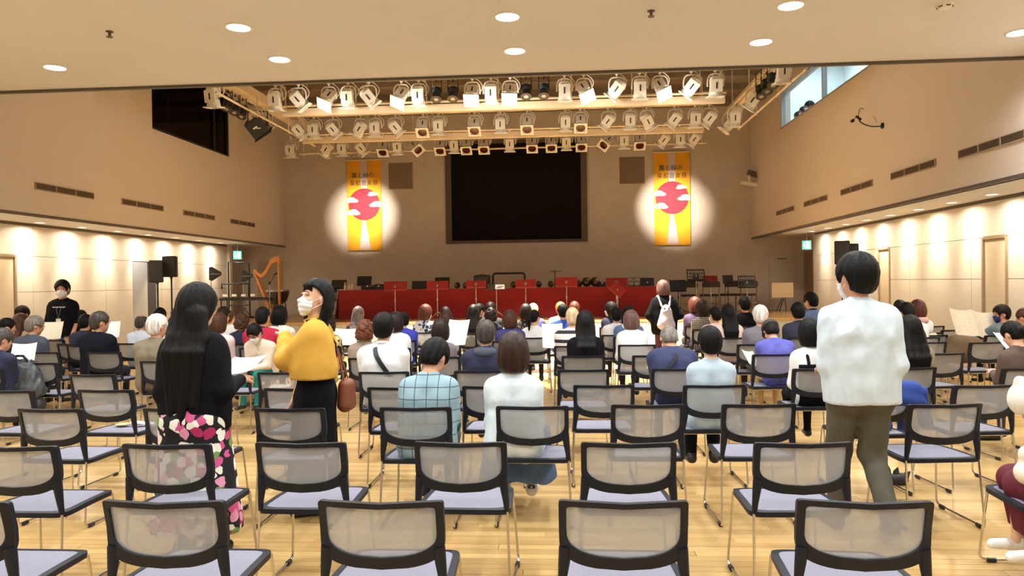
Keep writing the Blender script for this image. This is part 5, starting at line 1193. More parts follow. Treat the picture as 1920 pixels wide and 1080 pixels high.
def make_person(x,y,top,heading,label,sp,group='people seated in the audience'):
    root=empty('person',(x,y,0),label,'person',group,math.radians(heading))
    sp=dict(sp); near=sp.get('near'); sp.setdefault('seed',int(abs(x*97+y*31)*10)%1000)
    J=skeleton(sp)
    seat=.435 if sp.get('pose')!='stand' else 0.0
    top0=(J['head']+J['HR']@V3(0,-.008,.02))[2]+.098*HS+{'short':.014,'crop':.007,'roundshort':.024}.get(sp.get('hair'),.016)
    S=(top-seat)/(top0-seat); S=min(1.12,max(sp.get('smin',.82),S)); root.scale=(S,S,S); root.location.z=seat*(1-S)
    h=.0105 if near else (.0135 if y<8.6 else .0165)
    if sp.get('h'): h=sp['h']
    hb=h if sp.get('h') else (.0125 if near else (.0155 if y<8.6 else .0195))
    # body: one continuous surface from head to feet
    F=Field(); torso(F,J); headf(F,J); legs(F,J,foot=True)
    for n in 'LR': arm(F,J,n); hand(F,J,n,curl=.6,k=.006)
    P,Q=F.mesh(hb); zc=P[Q].mean(1)
    bt=TM(sp.get('bt','charcoal')); shoe=SHOEW if sp.get('shoe')=='white' else SHOEK
    legmask=(zc[:,2]<.578) if sp.get('pose')!='stand' else zc[:,2]<.86
    mi=np.zeros(len(Q),int)
    if not near: 
        mi[legmask]=1; mi[zc[:,2]<.085]=2
    body=link('body',make_mesh('body',P,Q,[SKIN if sp.get('fem') else SKINM,bt,shoe]),None,root)
    body.data.polygons.foreach_set('material_index',mi.astype(np.int32)); body.data.update()
    # clothes
    t=.026 if sp.get('jacket') else .015
    hh=.0105 if near else h
    sl=.42 if sp.get('short') else .97
    F=shirt_field(J,t,sl,None,ease=.012 if sp.get('jacket') else .0)
    if near and sp.get('pose')!='stand':
        for s in (-1,1): F.cap(J['P']+V3(s*.083,-.022,-.02),J['waist']+V3(s*.08,-.01,0),.143,.115,.04)
    P,Q=F.mesh(hh,foldnoise(.0035 if near or y<7 else .0025,sp['seed'],.5)); tm=TM(sp.get('tc','charcoal'))
    nm='jacket' if sp.get('jacket') else 'shirt'
    so=link(nm,make_mesh(nm,P,Q,[tm]),None,root)
    if sp.get('sleeve'):       # under-sleeves of another colour
        for n in 'LR':
            G=Field(); G.cap(J['sh'+n]+(J['elb'+n]-J['sh'+n])*.5,J['elb'+n],.062,.056,.02); G.cap(J['elb'+n],J['wri'+n],.056,.042,.02); P,Q=G.mesh(.0105); link('sleeve',make_mesh('sleeve',P,Q,[TM(sp['sleeve'])]),None,root)
    if sp.get('vest'):
        F=Field(); torso(F,J,t+.012,k=.05); F.cut.append(cutplane(J['u'],J['sc']-J['u']*.10)); F.cut.append(lambda X,Y,Z:np.abs(X)-.165+0*Y+0*Z)
        P,Q=F.mesh(hh); link('vest',make_mesh('vest',P,Q,[TM(sp['vest'])]),None,root)
        for s in (-1,1): tube_obj('vest_strap',[J['sc']+V3(s*.09,0,0)+J['f']*.08-J['u']*.06,J['sc']+V3(s*.085,0,0)+J['u']*.058,J['sc']+V3(s*.075,0,0)-J['f']*.09-J['u']*.02,J['sc']+V3(s*.07,0,0)-J['f']*.115-J['u']*.11],.02,TM(sp['vest']),root)
    if sp.get('hood'):
        F=Field(); c=J['neck']-J['f']*.075-J['u']*.02; F.ell(c,V3(.115,.055,.06),rot('x',-.3),.03); F.cap(J['neck']+V3(-.06,.05,.0),J['neck']+V3(-.075,-.06,-.01),.035,.04,.03); F.cap(J['neck']+V3(.06,.05,0),J['neck']+V3(.075,-.06,-.01),.035,.04,.03)
        if sp['hood'] not in TC: TC[sp['hood']]=(230,224,210)
        P,Q=F.mesh(hh,foldnoise(.004,sp['seed']+3)); link('hood' if sp['hood']!='pink' else 'scarf',make_mesh('hood',P,Q,[TM(sp['hood'])]),None,root)
    elif sp.get('collar'): neck_ring(root,J,TM(sp['collar']),r=.016,R_=.064)
    if sp.get('strap'): strap_on_back(root,J,TM(sp['strap']) if sp['strap']!='black' else BLACK,w=.021 if sp['strap']!='pale' else .010,t=.118+t-.012,flip=-1 if sp['strap']=='dark' else 1)
    if near:
        F=Field(); legs(F,J,.016,foot=False); 
        for s in (-1,1): F.cap(J['P']+V3(s*.078,0,0),J['hip'+('L' if s<0 else 'R')]+V3(0,.02,0),.125,.11,.04)
        if sp.get('skirt'):
            F=Field()
            for s in (-1,1):
                F.cap(J['P']+V3(s*.085,0,-.005),V3(s*.16,.40,.50),.125,.09,.05); F.cap(V3(s*.15,.40,.50),V3(s*.20,.30,.20),.095,.105,.05); F.cap(V3(s*.08,.34,.40),V3(s*.08,.26,.20),.09,.10,.06); F.cap(V3(s*.16,.2,.40),V3(s*.20,.20,.22),.07,.09,.06); F.cap(V3(0,.05,.50),V3(0,.42,.49),.10,.085,.06); F.cap(V3(0,.42,.49),V3(0,.36,.22),.085,.09,.06)
            F.cut.append(cutplane((0,.0,-1),(0,0,.165)))
            P,Q=F.mesh(.0105,lambda X,Y,Z:.010*np.sin(46*X+9*Z)*np.clip((.5-Z)*3,0,1)+0*Y); link('skirt',make_mesh('skirt',P,Q,[bt]),None,root)
        else:
            P,Q=F.mesh(.0105,foldnoise(.003,5)); link('trousers',make_mesh('trousers',P,Q,[bt]),None,root)
        for n in 'LR':
            F=Field(); a=J['ank'+n]; F.cap(a+V3(0,-.04,-.038),J['toe'+n]+V3(0,.0,.0),.043,.038,.02); F.cap(a+V3(0,-.02,.0),a+V3(0,-.02,-.03),.045,.045,.02); F.cut.append(cutplane((0,0,-1),(0,0,.018))); F.cut.append(cutplane((0,0,1),(0,0,a[2]+.02)))
            P,Q=F.mesh(.007); sh=link('shoe',make_mesh('shoe',P,Q,[shoe]),None,root)
            if sp.get('shoe')=='white':
                b=NB(); box(b,a[0]-.03,a[0]+.03,a[1]-.092,a[1]-.075,.085,.112); obj('heel_tab',b,DARKLINE,sh,bevel=.006)
                b=NB()     # three-leaf emblem on the heel
                for ang in (-.55,0,.55): vs=lathe(b,[(.001,0),(.0042,.006),(.001,.016)],8); xform(vs,Matrix.Translation((a[0],a[1]-.095,.092))@Matrix.Rotation(ang,4,'Y'))
                obj('heel_emblem',b,SHOEW,sh)
    head_extras(root,J,sp,.008 if near else (.010 if y<8.6 else .012))
    root['S']=S; return root,J
def paper(label,M,w=.21,hh=.297,bend=.02,m=None,group=None,cat='paper'):
    b=NB(); n=8; g=[]
    for d in (0,.0012):
        g.append([[b.verts.new((w*(i/n-.5),hh*(j/2-.5),d+bend*((2*i/n-1)**2))) for j in range(3)] for i in range(n+1)])
    for d in (0,1):
        for i in range(n):
            for j in range(2): b.faces.new((g[d][i][j],g[d][i+1][j],g[d][i+1][j+1],g[d][i][j+1]))
    for i in range(n):
        for j in (0,2): b.faces.new((g[0][i][j],g[0][i+1][j],g[1][i+1][j],g[1][i][j]))
    for j in range(2):
        for i in (0,n): b.faces.new((g[0][i][j],g[0][i][j+1],g[1][i][j+1],g[1][i][j]))
    o=obj('paper_sheet',b,m or WHITEP); o.matrix_world=M; return tag(o,label,cat,group)
for x,y,top,hd,own,label,k in PEOPLE:
    if own:
        a=math.radians(hd)
        placed(chair,cfirst,(x-.05*math.sin(a)*-1*0,y+.06,0),a,'mesh chair hidden under the '+' '.join(label.split()[:10]),'chair','mesh chairs of the audience')
    make_person(x,y,top,hd,label,k)
# ------------------------------------------------------------------ standing people
def stand(x,y,top,heading,label,sp): sp=dict(sp); sp['pose']='stand'; return make_person(x,y,top,heading,label,sp,'people standing in the hall')
# the generic clothes of make_person cover torso and arms; skirts, trousers and shoes of the standing figures are added here
def add_trousers(root,J,m,h=.011,hem=.06,t=.018,name='trousers'):
    F=Field(); legs(F,J,t,foot=False)
    for s in (-1,1): F.cap(J['P']+V3(s*.07,0,.06),J['P']+V3(s*.085,-.01,-.05),.105+t*.6,.118+t*.6,.05)
    F.cut.append(cutplane((0,0,-1),(0,0,hem))); F.cut.append(cutplane((0,0,1),(0,0,.835))); P,Q=F.mesh(h,foldnoise(.006,9,.9)); return link(name,make_mesh(name,P,Q,[m]),None,root)
def add_shoes(root,J,m,h=.007):
    for n in 'LR':
        F=Field(); a=J['ank'+n]; t=J['toe'+n]; F.cap(a+V3(0,-.045,-.04),t,.042,.036,.02); F.cap(a+V3(0,-.015,.0),a+V3(0,-.015,-.03),.046,.046,.02)
        P,Q=F.mesh(h); link('shoe',make_mesh('shoe',P,Q,[m]),None,root)
def add_skirt(root,J,m,top=.0,hem=.2,w=.16,flare=.2,h=.0115,name='skirt',nz=.006):
    F=Field(); P_=J['P']
    for s in (-1,1):
        F.cap(P_+V3(s*.06,0,top),P_+V3(s*.075,-.01,-.06),.112,.130,.05); F.cap(P_+V3(s*.075,-.01,-.06),V3(s*w*.62,.0,hem+.02),.130,flare*.72,.06)
        F.cap(P_+V3(s*.05,.03,-.1),V3(s*w*.45,.08,hem+.02),.11,flare*.6,.06)
    F.cut.append(cutplane((0,0,-1),(0,0,hem)))
    P,Q=F.mesh(h,lambda X,Y,Z:nz*np.sin(14*np.arctan2(X,Y)+3*Z)*np.clip((.95-Z)*1.6,0,1)); return link(name,make_mesh(name,P,Q,[m]),None,root)
def lower_top(root,J,m,hem,t=.02,h=.010,name='shirt',seed=4,amp=.005,arms=True,ease=.02,shade=1):
    """a long loose top: replaces the generic one"""
    for ch in [c for c in bpy.data.objects if c.parent==root and c.name.split('.')[0] in ('shirt','jacket')]: bpy.data.objects.remove(ch)
    F=shirt_field(J,t,.97 if arms else 0,hem,ease=ease); x=V3(1,0,0)
    for s in (-1,1):
        F.cap(J['waist']+x*s*.085,J['P']+x*s*.085-J['u']*.10,.095+t+ease*.5,.118+t,.05); F.cap(J['chest']+x*s*.09,J['waist']+x*s*.085,.102+t,.095+t+ease*.5,.05)
    P,Q=F.mesh(h,foldnoise(amp,seed,.55)); return link(name,make_mesh(name,P,Q,[m]),None,root)
def local(root,p):       # world point -> the person's own frame
    a=root.rotation_euler.z; S=root['S']; d=np.array(p,float)-np.array(root.location); c,s=math.cos(-a),math.sin(-a)
    return V3(c*d[0]-s*d[1],s*d[0]+c*d[1],d[2])/S
# woman with waist-long black hair, black cardigan, floral skirt
LABW1='woman with waist-long black hair, black cardigan and floral skirt holding a leaflet'
sp=dict(fem=1,near=1,hair='long',hc='black',tc='black',yaw=-24,pit=6,h=.0078,lean=1,seed=11,bt='black',sw=.132,arms={'L':((-.165,.16,.90),(-.12,-1,0)),'R':((.20,.20,1.08),(.12,-1,-.3))})
sp['tc']='black'
_old=skeleton
def skeleton_w1(s): J=_old(s); J['hl']=.33; J['sr']=.66; J['strands']=tuple(-.082+.0185*k for k in range(10)); return J
skeleton=skeleton_w1; root,J=stand(-2.12,4.12,1.573,-3,LABW1,sp); skeleton=_old
for ch in [c for c in bpy.data.objects if c.parent==root and c.name.split('.')[0] in ('trousers','shoe')]: bpy.data.objects.remove(ch)
lower_top(root,J,TM('black'),.80,.017,seed=21,name='cardigan',ease=.014)
add_skirt(root,J,TM('floralskirt'),0.02,.17,.17,.24); add_shoes(root,J,SHOEK)
# woman in the yellow blouse and black pinafore dress
TC['mustard']=(206,158,58); LABW2='woman in a mustard yellow blouse and long black dress, masked, eyes closed'
sp=dict(fem=1,near=1,hair='bobtuck',hc='black',tc='mustard',yaw=30,pit=-12,h=.0078,lean=-1,seed=5,mask='white',face=1,closed=1,arms={'L':((.10,.225,1.285),(-.55,.35,-1.0)),'R':((.16,.16,.80),(.4,-.6,0))})
root,J=stand(-1.72,5.0,1.592,103,LABW2,sp); W2=root
for ch in [c for c in bpy.data.objects if c.parent==root and c.name.split('.')[0] in ('trousers','shoe')]: bpy.data.objects.remove(ch)
lower_top(root,J,TM('mustard'),.99,.026,seed=8,amp=.007,name='blouse',ease=.055)
F=Field()       # puffed sleeves
for n in 'LR':
    F.cap(J['sh'+n]+V3(0,0,-.01),J['elb'+n],.078,.074,.03); F.cap(J['elb'+n],J['elb'+n]+(J['wri'+n]-J['elb'+n])*.9,.070,.046,.03)
P,Q=F.mesh(.009,foldnoise(.008,31,.8)); link('sleeve',make_mesh('sleeve',P,Q,[TM('mustard')]),None,root)
neck_ring(root,J,TM('mustard'),r=.017,R_=.062,hgt=.022)
add_skirt(root,J,TM('black'),.16,.13,.15,.22,name='dress',nz=.004); add_shoes(root,J,SHOEK)
for s in (1,): tube_obj('hair_lock',[J['head']+J['HR']@V3(s*.082,.015,.0),J['head']+J['HR']@V3(s*.090,.02,-.09),J['neck']+V3(s*.075,.065,.02),J['neck']+V3(s*.068,.085,-.06)],.024,HM('black'),root,8,rs=[.018,.026,.024,.008])
for k in range(9): # fringe strands over the forehead
    a=-.055+.0138*k; H=lambda *p:J['head']+J['HR']@V3(*p)
    tube_obj('fringe_strand',[H(a*.7,.066,.104),H(a*.95,.087,.080),H(a,.0915-abs(a)*.4,.054),H(a*1.05,.091-abs(a)*.45,.036)],.01,HM('black'),root,6,rs=[.010,.011,.008,.002])
tube_obj('bag_strap',[J['sc']+V3(-.09,.06,.06),J['sc']+V3(-.10,-.04,.075),J['chest']+V3(-.03,-.15,.0),J['waist']+V3(.10,-.15,-.02),J['P']+V3(.18,-.09,.02)],.007,BLACK,root)
o=empty('shoulder_bag',(-1.53,5.10,.80),'brown leather shoulder bag hanging at the hip of the woman in yellow','bag')
F=Field(); F.cap((0,-.03,.05),(0,-.04,-.08),.045,.052,.06); F.cap((0,.03,.05),(0,.05,-.08),.045,.052,.06); P,Q=F.mesh(.008,foldnoise(.003,3)); BRN=mat('brown_leather',C8(120,66,40),.5,bump=.2,bscale=60)
link('bag_body',make_mesh('bag_body',P,Q,[BRN]),None,o)
tube_obj('strap',[(-.0,-.05,.08),(-.04,-.03,.25),(-.09,.0,.36),(-.05,.03,.25),(0,.05,.08)],.007,BRN,o)
# man in the white long-sleeved shirt, walking away
TC['olivegrey']=(82,80,68)
LABM='man with short black hair in a white long-sleeved shirt walking towards the stage'
sp=dict(near=1,hair='roundshort',hc='black',tc='white3',yaw=24,pit=0,h=.0078,lean=1,seed=14,mask='white',stride=-.34,sw=.158,arms={'L':((-.13,.23,1.0),(-.22,-1.0,0)),'R':((.15,.20,.98),(.24,-1.0,0))})
root,J=stand(1.76,4.62,1.704,0,LABM,sp)
for ch in [c for c in bpy.data.objects if c.parent==root and c.name.split('.')[0] in ('trousers','shoe')]: bpy.data.objects.remove(ch)
lower_top(root,J,TM('white3'),.805,.022,seed=40,amp=.009,ease=.018)
neck_ring(root,J,TM('white3'),r=.009,R_=.066,hgt=.010)
add_trousers(root,J,TM('olivegrey')); add_shoes(root,J,SHOEK)
# usher by the left wall
LABU='young usher in a black T-shirt and white mask standing by the left wall'
sp=dict(sw=.15,hair='roundshort',hc='black',tc='tee',yaw=14,pit=0,h=.011,lean=0,short=1,seed=4,mask='white',face=1,bt='khaki',arms={'L':((-.19,.12,.80),(-.5,-.8,0)),'R':((.22,.10,.80),(.6,-.8,0))})
root,J=stand(-7.74,11.0,1.69,188,LABU,sp)
lower_top(root,J,TM('tee'),.84,.018,h=.012,arms=False,ease=.02)
for n in 'LR':
    F=Field(); arm(F,J,n,.020,.44); P,Q=F.mesh(.012); link('sleeve',make_mesh('sleeve',P,Q,[TM('tee')]),None,root)
tube_obj('lanyard',[J['neck']+V3(-.05,.03,.0),J['chest']+V3(-.03,.135,.02),J['waist']+V3(0,.135,.03),J['chest']+V3(.03,.135,.02),J['neck']+V3(.05,.03,.0)],.004,mat('lanyard_grey',(.2,.2,.2),.6),root)
b=NB(); box(b,-.035,.035,.0,.006,-.05,.04); obj('name_card',b,WHITEP,root,tuple(J['waist']+V3(0,.137,.0)))
b=NB()       # faint white lettering across the chest: too small to read, nine short strokes
for k in range(9): box(b,-.10+.022*k,-.10+.022*k+.013,.0,.004,-.008 if k%2 else -.005,.010)
tag(obj('chest_print',b,WHITEP,root,tuple(J['chest']+V3(0,.131,.055))),kind='stuff')
# woman with the drawstring rucksack near the stage
LABB='woman with a light brown bob in black carrying a lilac rucksack near the stage'
sp=dict(fem=1,hair='bob',hc='rosebrown',tc='tee',yaw=0,pit=8,h=.013,lean=3,seed=6,bt='maroon',arms={'L':((-.19,.18,.97),(-.6,-.9,-.1)),'R':((.19,.18,.97),(.6,-.9,-.1))})
root,J=stand(1.62,12.5,1.545,4,LABB,sp); lower_top(root,J,TM('tee'),.72,.03,h=.012,ease=.04); Jb=J; Rb=root
LIL=mat('lilac_cloth',C8(196,186,198),.7,bump=.3,bscale=30)
o=empty('rucksack',(1.62,12.5,0),'lilac drawstring rucksack on the back of the woman near the stage','bag',None,math.radians(4)); s_=root['S']; o.scale=(s_,s_,s_)
F=Field(); c=J['chest']-J['f']*.20
for s in (-1,1): F.cap(c+V3(s*.015,0,-.02),c+V3(s*.085,0,-.34),.045,.085,.06); F.cap(c+V3(0,0,-.1),c+V3(0,0,-.34),.07,.10,.06)
F.cap(c+V3(0,0,-.1),c+V3(0,0,-.34),.07,.10,.06); P,Q=F.mesh(.011,foldnoise(.008,2)); link('bag_body',make_mesh('bag_body',P,Q,[LIL]),None,o)
for s in (-1,1):
    tube_obj('strap',[J['sc']+V3(s*.11,.05,.07),J['sc']+V3(s*.11,-.05,.075),J['chest']+V3(s*.075,-.15,.03),J['chest']+V3(s*.03,-.19,-.06)],.019,LIL,o,6)
tube_obj('drawstring',[c+V3(-.05,-.06,-.02),c+V3(0,-.085,-.08),c+V3(.05,-.06,-.02)],.010,BLACK,o,6)
# three visitors at the gallery window
for i,(yy,zz,lab,hc) in enumerate(((19.0,5.60,'visitor at the gallery window farthest from the camera, black hair','black'),(17.95,5.58,'middle one of three visitors at the gallery window, masked','darkbrown'),(16.9,5.66,'visitor at the gallery window nearest the camera, black hair and mask','black'))):
    yy=(19.04,18.62,18.2)[i]
    sp=dict(hair='short',hc=hc,tc='charcoal',bt='charcoal',mask='white',face=1,h=.014,seed=i+60,base=3.9)
    root,J=stand(XR+.72,yy,1.64+(.0,.03,.06)[i],100,lab,sp); root.location.z=4.05
# ------------------------------------------------------------------ girl in white on the right edge
TC['burgundy']=(92,18,38); TC['knit']=(226,226,218)
LABK='child in a white jacket, white hat and burgundy skirt bending forward at the right edge'
sp=dict(fem=1,near=1,hair='crop',hc='darkbrown',tc='knit',lean=32,pit=28,smin=.74,h=.0085,seed=9,bt='burgundy',skirt=1,shoe='white',jacket=1,arms='lap')
root,J=make_person(2.62,3.95,1.0,86,LABK,sp)
F=Field(); C=J['head']; F.ell(C+J['HR']@V3(0,-.005,.045),V3(.128,.142,.125),J['HR']); F.cap(C+J['HR']@V3(0,-.02,.14),C+J['HR']@V3(0,-.03,.17),.03,.035,.03); F.cut.append(cutplane(-(J['HR']@V3(0,.1,1)),C+J['HR']@V3(0,0,.02)))
P,Q=F.mesh(.008,foldnoise(.003,3)); link('hat',make_mesh('hat',P,Q,[TM('knit')]),None,root)
placed(chair,cfirst,(2.44,3.95,0),math.radians(86),'mesh chair under the child in white at the right edge, turned left','chair','mesh chairs of the audience')
o=empty('handbag',(2.32,3.86,.57),'cream handbag with a ring handle on the lap of the child in white','bag')
IV=mat('ivory_leather',C8(232,226,206),.5,bump=.15,bscale=40); F=Field(); F.cap((-.05,0,.0),(.06,0,0),.06,.06,.03); F.cap((-.04,0,.09),(.05,0,.09),.05,.05,.03); P,Q=F.mesh(.008,foldnoise(.003,4)); link('bag_body',make_mesh('bag_body',P,Q,[IV]),None,o)
tube_obj('ring_handle',[(.03+.055*math.cos(t),-.075,.02+.055*math.sin(t)) for t in [2*PI*k/16 for k in range(17)]],.006,mat('brass',(.45,.34,.18),.3,metal=1),o,6)
tube_obj('strap',[(.06,-.03,.10),(.12,-.05,.30),(.2,-.02,.34)],.012,IV,o)
# ------------------------------------------------------------------ papers, bags and garments among the seats
def TR(p,rx=0,ry=0,rz=0): return Matrix.Translation(p)@Euler((rx,ry,rz)).to_matrix().to_4x4()
CREAMP=mat('cream_paper',C8(244,234,206),.7)
paper('cream sheet held up by the grey-haired man in glasses',TR(PT['pap5'],1.15,0,.2),.30,.24,m=CREAMP)
paper('white programme sheet held beside the brown bob and mauve top',TR(PT['pap_c'],.9,0,-.15),.24,.34)
paper('white programme sheet held beside the man in the striped top',TR(PT['pap_a'],1.0,0,.1),.26,.34)
paper('white leaflet held right of the man in the black sweater',TR(PT['pap_l'],1.2,0,.3),.16,.22)
paper('white sheet read by the person in navy at the left edge',TR((-5.76,7.55,.86),.7,0,.5),.22,.30)
paper('large white sheet lit up between the yellow blouse and the auburn curls',TR(PT['pap_m'],.9,0,0),.34,.26)
paper('white sheet in the hands of the man in the purple shirt',TR(PT['pap_p'],.7,.2,.4),.15,.22)
paper('white slip read by the woman in the brown cardigan',TR((3.98,7.1,.95),.8,0,.3),.14,.2)
paper('white leaflet lying on the chair right of the woman in black',TR((-3.13,7.98,.447),0,0,.2),.21,.28,bend=.004)
paper('brown folder held at the left edge by the person in navy',TR((-5.70,7.42,.66),.6,.3,.8),.10,.22,m=mat('kraft',C8(200,140,80),.7))
def printed(name,base,ink,sc):
    m=mat(name,base,.7); N,L=nodes(m); b=N['Principled BSDF']; tc=N.new('ShaderNodeTexCoord'); ns=N.new('ShaderNodeTexNoise'); ns.inputs['Scale'].default_value=sc; mp=N.new('ShaderNodeMapping'); mp.inputs['Scale'].default_value=(.5,1,2.2) if sc>100 else (1,1,1); L.new(tc.outputs['Object'],mp.inputs['Vector']); L.new(mp.outputs[0],ns.inputs['Vector'])
    r=N.new('ShaderNodeValToRGB'); e=r.color_ramp.elements; e[0].position=.58; e[1].position=.64; e[0].color=(*base,1); e[1].color=(*ink,1); L.new(ns.outputs['Fac'],r.inputs[0]); L.new(r.outputs[0],b.inputs['Base Color']); return m
paper('white leaflet with pale blue print held by the woman in black',TR((-1.965,4.42,1.065),.42,-.10,-.25),.25,.20,bend=.015,m=printed('leaflet_print',(.86,.88,.87),(.45,.78,.84),9))
paper('leaflet with a red edge read by the masked man in cream',TR((-3.26,8.52,.72),.5,0,0),.26,.2,m=printed('leaflet_print2',(.86,.85,.82),(.6,.2,.2),11))
NEWS=printed('newsprint',C8(206,196,176),(.30,.28,.26),130)
np_=empty('newspaper',(5.42,10.32,.93),'open newspaper held by the person in the dark blue mask','newspaper')
for s in (-1,1):
    b=NB(); n=8; g=[[[b.verts.new((s*.31*i/n,.05*math.sin(3*i/n)+.002*d,.2*(j/4-.5)*2*1.0)) for j in range(5)] for i in range(n+1)] for d in (0,1)]
    for d in (0,1):
        for i in range(n):
            for j in range(4): b.faces.new((g[d][i][j],g[d][i+1][j],g[d][i+1][j+1],g[d][i][j+1]))
    obj('newspaper_page',b,NEWS,np_)
np_.rotation_euler=(-.55,.12,.12)
b=NB(); pts=[]
vs=lathe(b,[(.045,-.16),(.052,-.16),(.052,.16),(.045,.16),(.045,-.16)],16,cap=False); xform(vs,TR(PT['roll'],0,1.45,.2)); tag(obj('rolled_paper',b,NEWS),'rolled printed paper held by the woman with the pink scarf','paper')
def blob(name,parts,m,amp,seed,h=.012,parent=None,loc=None,cut=None):
    F=Field()
    for p in parts: F.cap(*p)
    if cut: F.cut.append(cut)
    P,Q=F.mesh(h,foldnoise(amp,seed)); o=link(name,make_mesh(name,P,Q,[m]),None,parent,loc); return o
RK=mat('dark_grey_nylon',C8(62,66,70),.55,bump=.4,bscale=24,noise=.2,nscale=9)
o=empty('rucksack',(-5.66,7.36,0),'dark grey rucksack hung over a chair back on the left','bag',None,.05)
blob('bag_body',[((-.10,0,.66),(.10,0,.66),.11,.11,.05),((-.13,0,.52),(.13,0,.52),.12,.12,.05),((-.05,0,.76),(.08,0,.75),.07,.06,.04)],RK,.018,5,.011,o)
blob('lower_pocket',[((-.10,.02,.36),(.13,.02,.34),.10,.11,.05),((.08,.03,.22),(.12,.03,.2),.09,.08,.04)],mat('black_nylon',(.02,.02,.022),.6),.010,7,.012,o)
tube_obj('strap',[(.05,.08,.8),(.2,.16,.70),(.16,.2,.45)],.02,BLACK,o)
tube_obj('top_handle',[(-.06,0,.81),(-.02,-.02,.86),(.05,-.02,.86),(.09,0,.8)],.014,BLACK,o)
BJ=TM('blue')
o=empty('folded_jacket',(2.18,5.62,0),'royal blue jacket bundled over the chair beside the standing man','garment',None,.06)
blob('jacket_body',[((-.13,.0,.47),(.14,.0,.47),.055,.05,.04),((-.1,.12,.48),(.12,.12,.47),.06,.05,.04)],BJ,.006,3,.011,o)
blob('jacket_collar',[((-.10,-.36,.80),(.16,-.36,.78),.055,.055,.04),((-.06,-.38,.74),(.18,-.38,.70),.06,.05,.04)],BJ,.008,4,.011,o)
blob('jacket_sleeve',[((.20,-.36,.76),(.26,-.33,.55),.05,.045,.03)],BJ,.006,8,.011,o)
BRB=mat('brown_bag_cloth',C8(96,78,56),.8,bump=.3,bscale=30); BKB=mat('black_bag_cloth',(.018,.016,.018),.6,bump=.3,bscale=30)
blob('travel_bag',[((-.16,0,.13),(.16,0,.13),.13,.13,.05),((-.10,0,.25),(.12,0,.24),.12,.11,.05),((-.17,0,.06),(.17,0,.06),.06,.06,.03)],BRB,.005,2,.014,None,(5.15,10.1,.42)); o=bpy.context.collection.objects['travel_bag']; tag(o,'rounded brown bag standing on a chair on the right side','bag')
b=blob('travel_bag',[((-.22,0,.06),(.22,0,.06),.06,.06,.04),((-.12,0,.12),(.1,0,.12),.09,.08,.05)],BKB,.006,3,.014,None,(5.72,12.37,.50)); tag(b,'low black bag lying on the farthest chair on the right','bag')
b=blob('travel_bag',[((-.09,0,.045),(.10,0,.045),.05,.05,.03),((-.05,0,.09),(.06,0,.09),.035,.035,.03)],BKB,.004,6,.011,None,(3.95,7.35,0.0)); tag(b,'small black bag on the floor under a chair at the right','bag')
o=empty('umbrella_pouch',(2.41,5.75,0.0),'crumpled black pouch with spiky folds on the floor behind the standing man','pouch')
blob('pouch_body',[((-.05,0,.04),(.07,0,.04),.045,.045,.03)],BKB,.006,9,.009,o)
for dx,dz,l in ((-.05,.12,1),(-.02,.15,0),(.03,.13,0),(.09,.10,1)): tube_obj('pouch_fold',[(dx,0,.04),(dx*1.25,.01,dz*.75),(dx*1.5,0,dz)],.02,BKB,o,6,rs=[.028,.022,.004])
o=empty('small_papers',(-3.47,5.78,.444),'crumpled wrapper and card left on an empty chair seat','litter')
b=NB(); vs=box(b,-.05,.09,-.03,.05,0,.006); xform(vs,Matrix.Rotation(.15,4,'Y')@Matrix.Rotation(.3,4,'Z')); obj('card',b,WHITEP,o,(0.05,.0,.012),bevel=.002)
blob('wrapper',[((-.03,0,.012),(.05,.0,.014),.018,.014,.015)],WHITEP,.004,3,.006,o,(0,0,.002))
b=NB(); vs=lathe(b,[(.001,0),(.05,.002),(.055,.008),(.001,.006)],16); xform(vs,Matrix.Translation((-.11,0,.0))); obj('yellow_dish',b,mat('pale_yellow',C8(226,200,130),.6),o)
# ------------------------------------------------------------------ speakers on stands
SPK=mat('speaker_black',(.012,.012,.013),.6,bump=.2,bscale=120); GRL=mat('speaker_grille',(.02,.02,.021),.8,bump=.6,bscale=260)
def speaker(x,y,zc,rz,label,h=.50,w=.28):
    o=empty('loudspeaker',(x,y,zc-h/2),label,'speaker','loudspeakers on stands',rz)
    b=NB(); prism(b,[(-w/2,-.15),(w/2,-.15),(w*.32,.15),(-w*.32,.15)],0,h,'z'); obj('cabinet',b,SPK,o,bevel=.012)
    b=NB(); box(b,-w/2+.015,w/2-.015,-.158,-.146,.02,h-.02); obj('grille',b,GRL,o,bevel=.004)
    b=NB(); lathe(b,[(.03,-.03),(.03,0),(.022,.01)],12); obj('pole_cup',b,BLACK,o)
def spstand(x,y,zt,label):
    o=empty('speaker_stand',(x,y,0),label,'stand','loudspeaker stands')
    tube_obj('pole',[(0,0,.12),(0,0,zt)],.018,BLACK,o); tube_obj('upper_pole',[(0,0,.9),(0,0,zt)],.014,CHROME,o); tube_obj('collar',[(0,0,.95),(0,0,1.03)],.03,BLACK,o)
    for k in range(3):
        a=k*2*PI/3+.4; lg=tube_obj('leg',[(.02*math.cos(a),.02*math.sin(a),.62),(.5*math.cos(a),.5*math.sin(a),.02)],.012,BLACK,o); tube_obj('brace',[(0,0,.25),(.26*math.cos(a),.26*math.sin(a),.33)],.008,BLACK,o)
        tube_obj('rubber_foot',[(.485*math.cos(a),.485*math.sin(a),.02),(.515*math.cos(a),.515*math.sin(a),.012)],.014,BLACK,lg)
